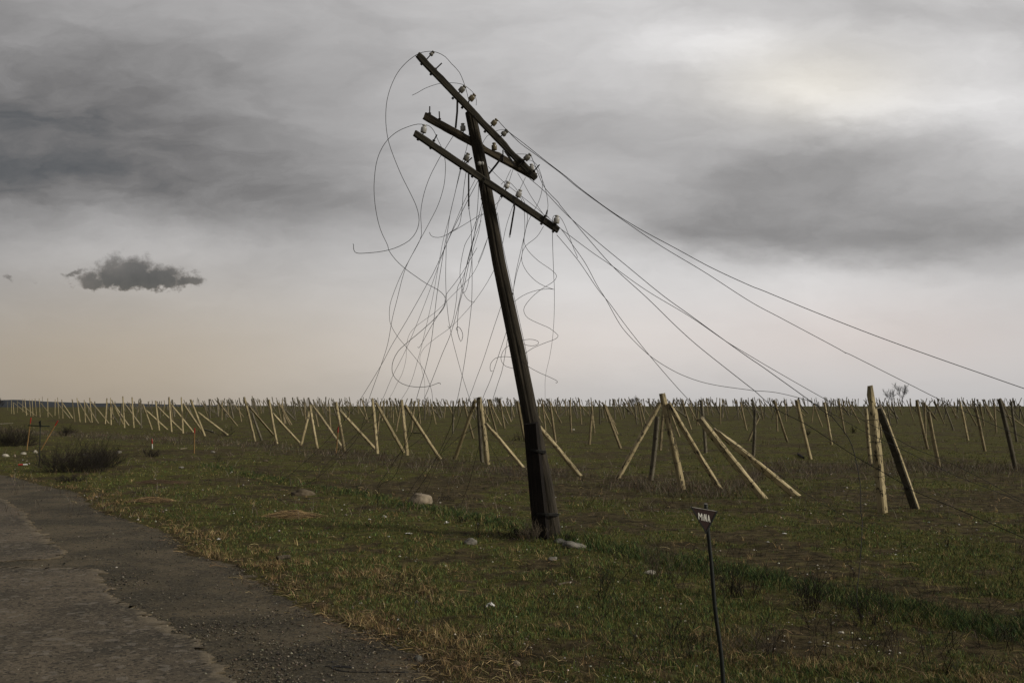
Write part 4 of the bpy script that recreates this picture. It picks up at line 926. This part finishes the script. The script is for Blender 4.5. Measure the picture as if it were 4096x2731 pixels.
# ------------------------------------------------------------ the MINA sign
def sign():
    D = 7.0; root = empty("mine_sign", G(2896, 2762)); tag(root, "triangular red MINA warning sign on a thin black post in front", "warning sign")
    c5s = lambda x, y: (2650+.1913*x, 1950+.1913*y)
    pp = [(2896, 2775), (2894, 2731), (2883, 2600), (2861, 2440), (2845, 2250), (2840, 2200), (2828, 2080), (2823, 2015)]
    pts = [P(x, y, D+0.022) for x, y in pp]; V, Fc = tube(catmull(pts, 0.03), 0.0155, 14, 0.0130); mesh_obj("sign_post", V, Fc, M_SPOLE, root, smooth=True)
    V, Fc = lathe([(.002, 0), (.0125, .0005), (.0125, .002), (.002, .0024)], 12); mesh_obj("post_cap", V, Fc, M_EDGE, root, Matrix.Translation(pts[-1]+Vector((0, 0, .0005))))
    A, B, C = P(*c5s(582, 390), D-0.02), P(*c5s(1155, 490), D+0.025), P(*c5s(912, 960), D+0.002)
    nrm = (B-A).cross(C-A).normalized(); nrm = -nrm if nrm.y > 0 else nrm
    def prism(name, tri, off, th, mat, par):
        V = [p+nrm*off for p in tri]+[p+nrm*(off-th) for p in tri]; n = len(tri)
        return mesh_obj(name, V, [tuple(range(n)), tuple(reversed(range(n, 2*n)))]+[(i, n+i, n+(i+1) % n, (i+1) % n) for i in range(n)], mat, par)
    plate = prism("sign_plate", [A, B, C], 0, 0.003, M_PLATE, root)
    cen = (A+B+C)/3
    for a, b, m_, w in ((A, B, M_EDGE, 0.0022), (B, C, M_RIM, .0045), (C, A, M_RIM, .0035)):
        ins = (cen-(a+b)/2).normalized()
        prism("plate_rim", [a, b, b+ins*w*2, a+ins*w*2], 0.004, 0.009, m_, plate)
    def onp(x, y):    # pixel of the close crop -> point on the plate
        q = P(*c5s(x, y), 1.0); o = Vector((0, 0, H)); dr = q-o; t = (A-o).dot(nrm)/dr.dot(nrm); return o+dr*t
    k = 0; V, Fc = [], []
    hw = 6.6
    for (x0, y0, x1, y1) in ((752, 520, 763, 668), (754, 522, 794, 612), (794, 612, 817, 533), (817, 533, 823, 680), (846, 590, 852, 685), (843, 560, 844, 576),
                             (875, 547, 884, 692), (875, 547, 917, 698), (908, 551, 919, 700), (961, 570, 948, 708), (961, 570, 992, 717), (952, 665, 984, 672)):
        dx, dy = x1-x0, y1-y0; l = math.hypot(dx, dy); nx, ny = -dy/l*hw, dx/l*hw; b = len(V); off = nrm*(0.0012+0.00012*k); k += 1
        q = [onp(x0+nx, y0+ny), onp(x1+nx, y1+ny), onp(x1-nx, y1-ny), onp(x0-nx, y0-ny)]
        V += [p+off for p in q]+[p+nrm*0.0002 for p in q]; Fc += [(b, b+1, b+2, b+3)]+[(b+i, b+4+i, b+4+(i+1) % 4, b+(i+1) % 4) for i in range(4)]
    mesh_obj("lettering", V, Fc, M_WHITE, plate)
sign()

# ------------------------------------------------------------ painted stakes and the second sign, seen edge-on
def stake(label, b, t, red_frac, tip=M_RED, body=M_STAKE, w=0.038):
    p = G(*b); q = P(t[0], t[1], p.y); ax = (q-p).normalized(); cut = q-(q-p)*red_frac; root = empty("painted_stake", p); tag(root, label, "stake", "red topped stakes")
    def bar(name, a, c, mat, w_):
        V, Fc = [], []; M = frame(a, c, Vector((-0.5, -1, 0))); L = (c-a).length
        for z, s in ((0, 1), (L, 0.97)):
            for x, y in ((-1, -1), (1, -1), (1, 1), (-1, 1)): V.append((x*w_/2*s, y*w_*0.35*s, z))
        mesh_obj(name, V, [(0, 1, 5, 4), (1, 2, 6, 5), (2, 3, 7, 6), (3, 0, 4, 7), (4, 5, 6, 7), (3, 2, 1, 0)], mat, root, M)
    bar("stake_body", p-ax*0.15, cut, body, w); bar("painted_tip", cut, q, tip, w*1.05)
stake("wooden stake with a red tip, nearly upright, leftmost by the bush", C3(228, 645), C3(265, 362), .17)
stake("wooden stake with a red tip leaning strongly right beside the dark sign post", C3(350, 640), C3(496, 388), .17)
stake("tiny stake, red above and white below, right of the bushes", C3(1303, 630), C3(1299, 545), .5, body=M_WHITE)
stake("red tipped wooden stake standing alone before the left front posts", C3(1660, 672), C3(1664, 452), .2)
stake("red tipped stake in front of a pale post, nearest the utility pole", C4(738, 665), C4(755, 440), .22)
def side_sign():
    p = G(*C3(336, 750)); d = p.y; root = empty("sign_post", p); tag(root, "thin black metal signpost with a narrow crossbar beside the leaning stake", "signpost")
    V, Fc = tube([p-Vector((0, 0, .1)), P(*C3(342, 560), d), P(*C3(345, 388), d)], .016, 8); mesh_obj("post", V, Fc, M_SPOLE, root)
    V, Fc = [], []
    for x, y in ((330, 396), (348, 390), (352, 440), (340, 452)): V += [P(*C3(x, y), d-.03), P(*C3(x, y), d+.12)]
    mesh_obj("sign_plate", V, [(0, 2, 4, 6), (7, 5, 3, 1), (0, 1, 3, 2), (2, 3, 5, 4), (4, 5, 7, 6), (6, 7, 1, 0)], M_RIM, root)
    V, Fc = tube([P(*C3(240, 430), d+.2), P(*C3(340, 434), d), P(*C3(428, 438), d+.1)], .022, 6); mesh_obj("crossbar", V, Fc, M_RIM, root)
side_sign()

# ------------------------------------------------------------ stones, litter, logs
def stone(label, px, py, w, h, mat, cat="stone", name="field_stone", seed=0, sink=0.3, flat=1.0, rot=0.0, smooth=1.0, cap=9):
    p = G(px, py); s = w/F*p.y/2; hz = h/F*p.y/(1+(1-2*sink) if sink < .5 else 1)
    bm = bmesh.new(); bmesh.ops.create_icosphere(bm, subdivisions=4, radius=1)
    for v in bm.verts:
        n = mnoise.noise(v.co*0.9+Vector((seed*7.1, 0, 0)))*0.35+mnoise.noise(v.co*2.3+Vector((0, seed*3.3, 0)))*0.14+mnoise.noise(v.co*7)*0.03
        v.co *= 1+n*smooth; lim = cap-0.16*v.co.x+0.05*n; v.co.z = lim+(v.co.z-lim)*0.25 if v.co.z > lim else v.co.z; v.co.x *= s*1.02; v.co.y *= s*0.75*flat; v.co.z *= hz
    me = bpy.data.meshes.new(name); bm.to_mesh(me); bm.free(); me.materials.append(mat); me.polygons.foreach_set('use_smooth', [True]*len(me.polygons))
    o = place(bpy.data.objects.new(name, me), None, Matrix.Translation(p+Vector((0, s*0.4, hz*(1-2*sink)*0.7))) @ Matrix.Rotation(rot, 4, 'Y')); tag(o, label, cat); return o
stone("big pale rounded boulder in the grass left of the utility pole", 1682, 2014, 90, 54, M_BOULD, "boulder", "boulder", 8, .3, smooth=.8, cap=.62)
stone("smooth pale cobble below and left of the pole foot", 1882, 2176, 52, 26, M_STONEG, seed=2)
stone("long flat whitish stone on the ground right of the pole foot", 2298, 2192, 92, 28, M_STONEG, seed=3, rot=.12)
stone("small grey rock at the pole foot, joined to the long stone", 2240, 2172, 50, 18, M_STONED, seed=9)
stone("small grey stone half buried below the pole foot", 2210, 2240, 34, 16, M_STONEG, seed=4)
stone("flat white stone between the pole and the mine sign", 2604, 2296, 46, 18, M_STONEW, seed=5)
stone("round dark grey stone on the road shoulder, bottom centre", 1670, 2645, 36, 28, M_STONED, seed=6)
stone("oval tan stone in the straw at the bottom edge", 2066, 2662, 28, 22, M_BOULD, seed=7)
stone("long muddy rock lying in grass above the hay clump", 1210, 1982, 92, 26, M_STONEB, seed=8, rot=.1)
stone("white stone at the left edge by the roadside", 20, 1826, 26, 12, M_STONEW, seed=11)
stone("white stone below the upright left stake", 92, 1816, 20, 9, M_STONEW, seed=12)
stone("little upright tan stone between two white ones at the left", 58, 1826, 9, 10, M_BOULD, seed=13)
stone("pinkish white stone beside the dark signpost foot", 140, 1812, 16, 14, M_STONEW, seed=14)
stone("pale stone at the foot of the dark bush", 336, 1822, 18, 8, M_STONEG, seed=15)
stone("pale stone right of the dark bush", 474, 1812, 20, 10, M_STONEG, seed=16)
stone("pale stone right of the lone red tipped stake", 850, 1810, 16, 8, M_STONEG, seed=17)
stone("pair of pale stones merged in grass far left of the boulder", 722, 1872, 22, 8, M_STONEG, seed=18)
stone("small white pebble in the gravel of the road shoulder", 464, 2271, 11, 6, M_STONEW, seed=19)
stone("flat white stone in the weeds right of the mine sign post", 3366, 2532, 24, 8, M_STONEW, seed=20)
stone("white stone in the far turf above the leaning cluster", 2293, 1720, 11, 6, M_STONEW, seed=21)
stone("dark clod lying on the brown soil before the left posts", 1062, 1846, 20, 8, M_STONEB, seed=22)
def scrap(label, px, py, w, h, seed, mat=M_LITTER, cat="litter"):
    p = G(px, py); s = w/F*p.y/2; t = h/F*p.y; r = random.Random(seed); V, Fc = [], []; n = 6
    for i in range(n):
        for j in range(n):
            V.append(((i/(n-1)-.5)*2*s*(1+r.uniform(-.2, .2)), (j/(n-1)-.5)*1.6*s*(1+r.uniform(-.2, .2)), 0.008+t*r.random()*(1-abs(i/(n-1)-.5)*1.2)))
    for i in range(n-1):
        for j in range(n-1):
            if (i in (0, n-2) or j in (0, n-2)) and r.random() < .3: continue
            a = i*n+j; Fc.append((a, a+1, a+n+1, a+n))
    o = mesh_obj("litter_scrap", V, Fc, mat, None, Matrix.Translation(p)); m = o.modifiers.new("thickness", 'SOLIDIFY'); m.thickness = 0.002; tag(o, label, cat, "scraps of litter")
scrap("white paper scrap in grass directly left of the pole foot", 1786, 2095, 20, 14, 1)
scrap("white scrap with two wings below the boulder, left side", 1536, 2070, 18, 10, 2)
scrap("small white scrap left of the winged scrap below the boulder", 1478, 2080, 10, 6, 3)
scrap("bluish white strip lying in grass left of the smooth cobble", 1634, 2135, 28, 4, 4)
scrap("tiny white scrap beside the bluish strip", 1555, 2148, 8, 5, 5)
scrap("crumpled pale pink cloth in the yellow grass, bottom centre", 1962, 2432, 36, 24, 6)
scrap("dried grey leaf scrap in straw left of the pink cloth", 1668, 2418, 20, 20, 7, M_STONEG)
scrap("small pointed white scrap on the straw above the dark stone", 1592, 2484, 8, 10, 8)
scrap("flat white scrap in the field right of the mine sign top", 3138, 2136, 16, 5, 9)
scrap("white strip in the field below the flat scrap right of the sign", 3072, 2170, 10, 5, 10)
scrap("white scrap on the dark soil at the right, below the long wires", 3836, 2101, 8, 6, 11)
scrap("torn white paper on the shoulder edge, left of the dry tufts", 875, 2160, 16, 8, 12)
def can():
    p = G(90, 1862); root = empty("drink_can", p); tag(root, "crushed red and white can at the left roadside", "can")
    r = 0.020*1.3; L = 32/F*p.y; a = p+Vector((-L/2, 0, r+.006)); b = p+Vector((L/2, .05, r+.012)); c = a+(b-a)*.55
    for nm, s, e, m in (("red_body", a, c, M_RED), ("white_end", c, b, M_LITTER)):
        V, Fc = tube([s, s+(e-s)*.5, e], r*1.0, 12); mesh_obj(nm, V, Fc, m, root)
can()
def logs():
    for lab, a, b, r, mat in (("split grey wood chunk at the gravel edge, lower left", (1108, 2243), (1160, 2234), .035, M_ARM2), ("fallen broken post lying on the turf behind the left stake", (0, 1697), (52, 1694), .06, M_CONC_D),
                              ("fallen pale post lying flat at the left front row", (815, 1718), (858, 1731), .05, M_CONC_D), ("pale stick lying in the left grass beyond the bush", (722, 1796), (748, 1794), .02, M_BOULD),
                              ("dark charred piece lying in the right turf", (3193, 1820), (3215, 1834), .05, M_STUB), ("fallen post lying in the turf behind the front row", (1648, 1733), (1690, 1735), .05, M_CONC_D),
                              ("thin branch lying on bare soil below the pole", (2235, 2340), (2288, 2330), .012, M_TWIGP)):
        p, q = G(*a), G(*b); p.z += r*.8; q.z += r*.8; m = (p+q)/2+Vector((0, .02, r*.2)); V, Fc = tube([p, p+(m-p)*.5, m, m+(q-m)*.5, q], r, 7, r*.75)
        tag(mesh_obj("fallen_post" if "post" in lab else "wood_piece", V, Fc, mat), lab, "fallen post" if "post" in lab else "wood")
logs()

# ------------------------------------------------------------ bushes, weeds, bare trees
def twiggy(name, label, base, w, h, n, mat, cat, r0=.004, seed=0, depth=2, lean=0.6, group=None, curl=.35):
    r = random.Random(seed); V, Fc = [], []
    def grow(p, dirn, L, rad, lv):
        k = 5; pts = [p.copy()]; d = dirn.normalized()
        for i in range(k):
            d = (d+Vector((r.uniform(-1, 1), r.uniform(-1, 1), r.uniform(-.8, .9)))*curl/2).normalized(); pts.append(pts[-1]+d*L/k)
            if lv > 0 and i >= 1:
                for _ in range(r.choice((1, 1, 2))): grow(pts[-1], (d+Vector((r.uniform(-1, 1), r.uniform(-1, 1), r.uniform(-.2, .9)))*.9), L*r.uniform(.3, .55), rad*.6, lv-1)
        tube(pts, rad, 3, rad*.35, V, Fc)
    for i in range(n):
        a = r.uniform(0, 2*math.pi); q = r.random()**.6; off = Vector((math.cos(a)*w/2*q*.85, math.sin(a)*w/2*q*.6, 0))
        p = base+off; p.z = zf(p.x, p.y)-.02
        grow(p, Vector((math.cos(a)*q*lean*.35+r.gauss(0, .35)*lean, math.sin(a)*q*lean*.35+r.gauss(0, .35)*lean, 1)), h*r.uniform(.3, 1.15)*(1-.3*q)*(.45+1.1*float(fbm(p.x*1.7/max(.3, w), p.y*1.7/max(.3, w)+seed, seed, 2))), r0, depth)
    o = base.copy(); ob = mesh_obj(name, [v-o for v in V], Fc, mat, None, Matrix.Translation(o)); tag(ob, label, cat, group); return ob
def bush(label, px, py, wpx, hpx, n, seed, mat=M_TWIG, **k):
    b = G(px, py); twiggy(k.pop('name', "dry_bush"), label, b, wpx/F*b.y, hpx/F*b.y, n, mat, k.pop('cat', "bush"), seed=seed, **k)
bush("large dark twiggy bush by the road at the left", 305, 1885, 270, 108, 230, 1, r0=.006, depth=2, lean=1.9, curl=.5)
bush("dark twiggy bush right behind the large left bush", 405, 1868, 130, 84, 140, 2, r0=.0055, lean=1.8, curl=.5)
bush("small dark bush behind the leaning stake", 262, 1742, 52, 38, 60, 3, r0=.008, lean=1.4, curl=.5)
bush("dark bush at the left edge behind the upright stake", 50, 1784, 170, 80, 220, 4, r0=.007, lean=2.0, curl=.5)
bush("small dark bush in front of the tiny red and white stake", 610, 1826, 60, 28, 40, 5, r0=.007, lean=1.1)
bush("low dark bush on the gravel edge below the large bush", 290, 1925, 140, 30, 60, 51, r0=.006, lean=1.8)
bush("low bush by the foot of the fallen left post", 900, 1745, 60, 28, 20, 6, r0=.009, lean=1.4)
bush("dense tangle of dry twigs at the foot of the utility pole", 2090, 2150, 250, 60, 70, 7, r0=.0035, lean=2.2, curl=.6)
bush("tall dead weeds crowding the foot of the utility pole on its left", 2130, 2165, 90, 70, 26, 71, M_TWIGP, r0=.003, lean=.8, name="dead_weed", cat="weed")
bush("dark low weeds growing against the right side of the pole foot", 2275, 2165, 70, 42, 22, 72, r0=.003, lean=.9, name="dead_weed", cat="weed")
bush("tangle of thin twigs behind the big boulder", 1800, 2000, 240, 42, 30, 8, r0=.0035, lean=2.2)
bush("dead upright weed with dark seed heads left of the pole foot", 1918, 2150, 20, 95, 4, 9, r0=.004, lean=.2, name="dead_weed", cat="weed")
bush("short dead weed left of the upright one by the pole", 1850, 2090, 40, 32, 10, 10, r0=.005, name="dead_weed", cat="weed")
bush("stand of grey dead stalks between pole and mine sign", 2650, 2320, 120, 165, 22, 11, M_TWIGP, r0=.0035, lean=.5, curl=.22, name="dead_weed", cat="weed")
bush("thin dead stalks left of the white stone near the sign", 2420, 2400, 60, 130, 9, 12, r0=.003, lean=.4, curl=.2, name="dead_weed", cat="weed")
bush("dark dead weeds immediately right of the sign post", 2960, 2390, 150, 130, 22, 13, r0=.0035, lean=.6, curl=.3, name="dead_weed", cat="weed")
bush("dark wilted weeds farther right of the sign post", 3240, 2440, 95, 120, 22, 14, r0=.0035, lean=.6, curl=.35, name="dead_weed", cat="weed")
bush("reddish brown bramble tangle low at the sign post", 3010, 2600, 330, 100, 60, 15, M_TWIGP, r0=.0022, lean=1.6, curl=.6, name="bramble", cat="bramble")
bush("thin bramble stems right of the vertical wire", 3480, 2500, 110, 110, 14, 16, r0=.0028, lean=1.2, curl=.4, name="bramble", cat="bramble")
bush("grey dead stalks at the right edge near the front", 3960, 2560, 160, 70, 14, 17, M_TWIGP, r0=.003, lean=1.4, name="dead_weed", cat="weed")
bush("leafless weed in the left turf right of the bushes", 470, 1905, 40, 55, 4, 18, r0=.004, lean=.6, name="dead_weed", cat="weed")
bush("thin leafless weed in the left turf above the hay clump", 850, 1935, 30, 50, 4, 19, r0=.004, lean=.6, name="dead_weed", cat="weed")
bush("small bare weed by the brown soil at left", 868, 1858, 26, 70, 5, 20, r0=.005, lean=.3, name="dead_weed", cat="weed")
bush("fine dry weeds low at the left of the mine sign", 2740, 2560, 120, 60, 24, 21, r0=.0022, lean=1.8, name="bramble", cat="bramble")
bush("small dark bush in the turf beside the right inner posts", 3228, 1740, 26, 26, 16, 22, r0=.012)
bush("dark low bush left of the tallest post", 3412, 1732, 26, 24, 16, 23, r0=.012)
bush("small dark bush behind the front row left of the pole", 2065, 1762, 60, 22, 20, 24, r0=.010, lean=1.5)
def hay(label, px, py, wpx, hpx, n, seed, cols, sweep=0.0):
    b = G(px, py); w = wpx/F*b.y; h = hpx/F*b.y*.75; r = np.random.default_rng(seed)
    x = b.x+(r.normal(0, .20, n)+.06*np.sin(r.random(n)*9))*w; y = b.y+r.normal(0, .13, n)*w; z = zg(x, y); L = (.14+.30*r.random(n)); V = np.zeros((n, 6, 3)); hd = r.normal(sweep, .55, n)+np.where(r.random(n) < .3, math.pi, 0)
    q2 = ((x-b.x)/(w*.45))**2+((y-b.y)/(w*.32))**2; lump = 0.6+0.8*fbm(x*6, y*6, seed, 3); mound = h*np.exp(-q2)*lump*r.random(n)**.7; wd = .0045
    for k, q in enumerate((0, .5, 1.)):
        cx = x+np.cos(hd)*L*(q-.3); cy = y+np.sin(hd)*L*(q-.3)*.6; cz = z+mound*(1-q*.55)+.04*math.sin(math.pi*q)*r.random(n)+.004
        V[:, 2*k] = np.stack([cx, cy, cz], -1); V[:, 2*k+1] = np.stack([cx, cy-wd*.7, cz-wd*.7], -1)
    bb = (np.arange(n)*6)[:, None]; Fq = np.concatenate([bb+np.array([[0, 1, 3, 2]]), bb+np.array([[2, 3, 5, 4]])], 0)
    tag(numpy_mesh("hay_clump", V.reshape(-1, 3), Fq, M_STRAW, np.repeat(np.array(cols)[r.integers(0, len(cols), n)][:, None]*(.6+.9*r.random((n, 1, 1))), 6, 1).reshape(-1, 3)), label, "hay clump")
hay("golden clump of flattened hay below the muddy rock", 1165, 2072, 165, 40, 1300, 1, STRAWS+BROWNS[:1], -.35)
hay("brownish clump of dead grass left of the golden hay", 605, 2005, 120, 26, 1500, 2, STRAWS+BROWNS)
hay("dark flattened clump of stalks right of the left bushes", 640, 1932, 170, 16, 1100, 3, BROWNS+STRAWS[3:])
def tree(label, px, py, hpx, seed, d=300, n=9, wf=.55):
    x = (px-2048)/F*d; b = Vector((x, d, zf(x, d))); h = hpx/F*d; root = empty("bare_tree", b); tag(root, label, "tree")
    V, Fc = tube([b-Vector((0, 0, .2)), b+Vector((.1, 0, h*.3)), b+Vector((-.05, 0, h*.55))], h*.022, 6, h*.012); mesh_obj("trunk", V, Fc, M_TWIG, root)
    r = random.Random(seed); V, Fc = [], []
    def grow(p, dr, L, rad, lv):
        pts = [p]; dd = dr.normalized()
        for i in range(4):
            dd = (dd+Vector((r.uniform(-1, 1), r.uniform(-1, 1), r.uniform(-.3, .7)))*.22).normalized(); pts.append(pts[-1]+dd*L/4)
            if lv and i: 
                for _ in range(2): grow(pts[-1], dd+Vector((r.uniform(-1, 1), r.uniform(-1, 1), r.uniform(-.1, .8)))*.8, L*.5, rad*.6, lv-1)
        tube(pts, rad, 3, rad*.5, V, Fc)
    for i in range(n): grow(b+Vector((0, 0, h*r.uniform(.12, .5))), Vector((r.uniform(-1, 1)*wf, r.uniform(-1, 1)*wf, 1)), h*r.uniform(.35, .6), h*.008, 3)
    mesh_obj("crown", V, Fc, M_TWIG, root)
tree("bare winter tree on the horizon right of the tallest post", 3608, 1625, 84, 3, 300, 5, .5)
tree("low bare tree left of the taller bare one on the horizon", 3568, 1625, 62, 4, 310, 7, 1.1)
tree("squat bare bush on the horizon above the inner field", 2536, 1620, 36, 5, 300, 12, 1.6)
tree("wide pale bush on the horizon just left of the utility pole", 1995, 1620, 36, 6, 300, 14, 1.8)
tree("bare tree top at the very left edge of the horizon", -6, 1625, 52, 7, 330, 9, .9)
tree("low bare bush on the horizon far right of the cluster", 2968, 1620, 22, 8, 290, 10, 1.8)
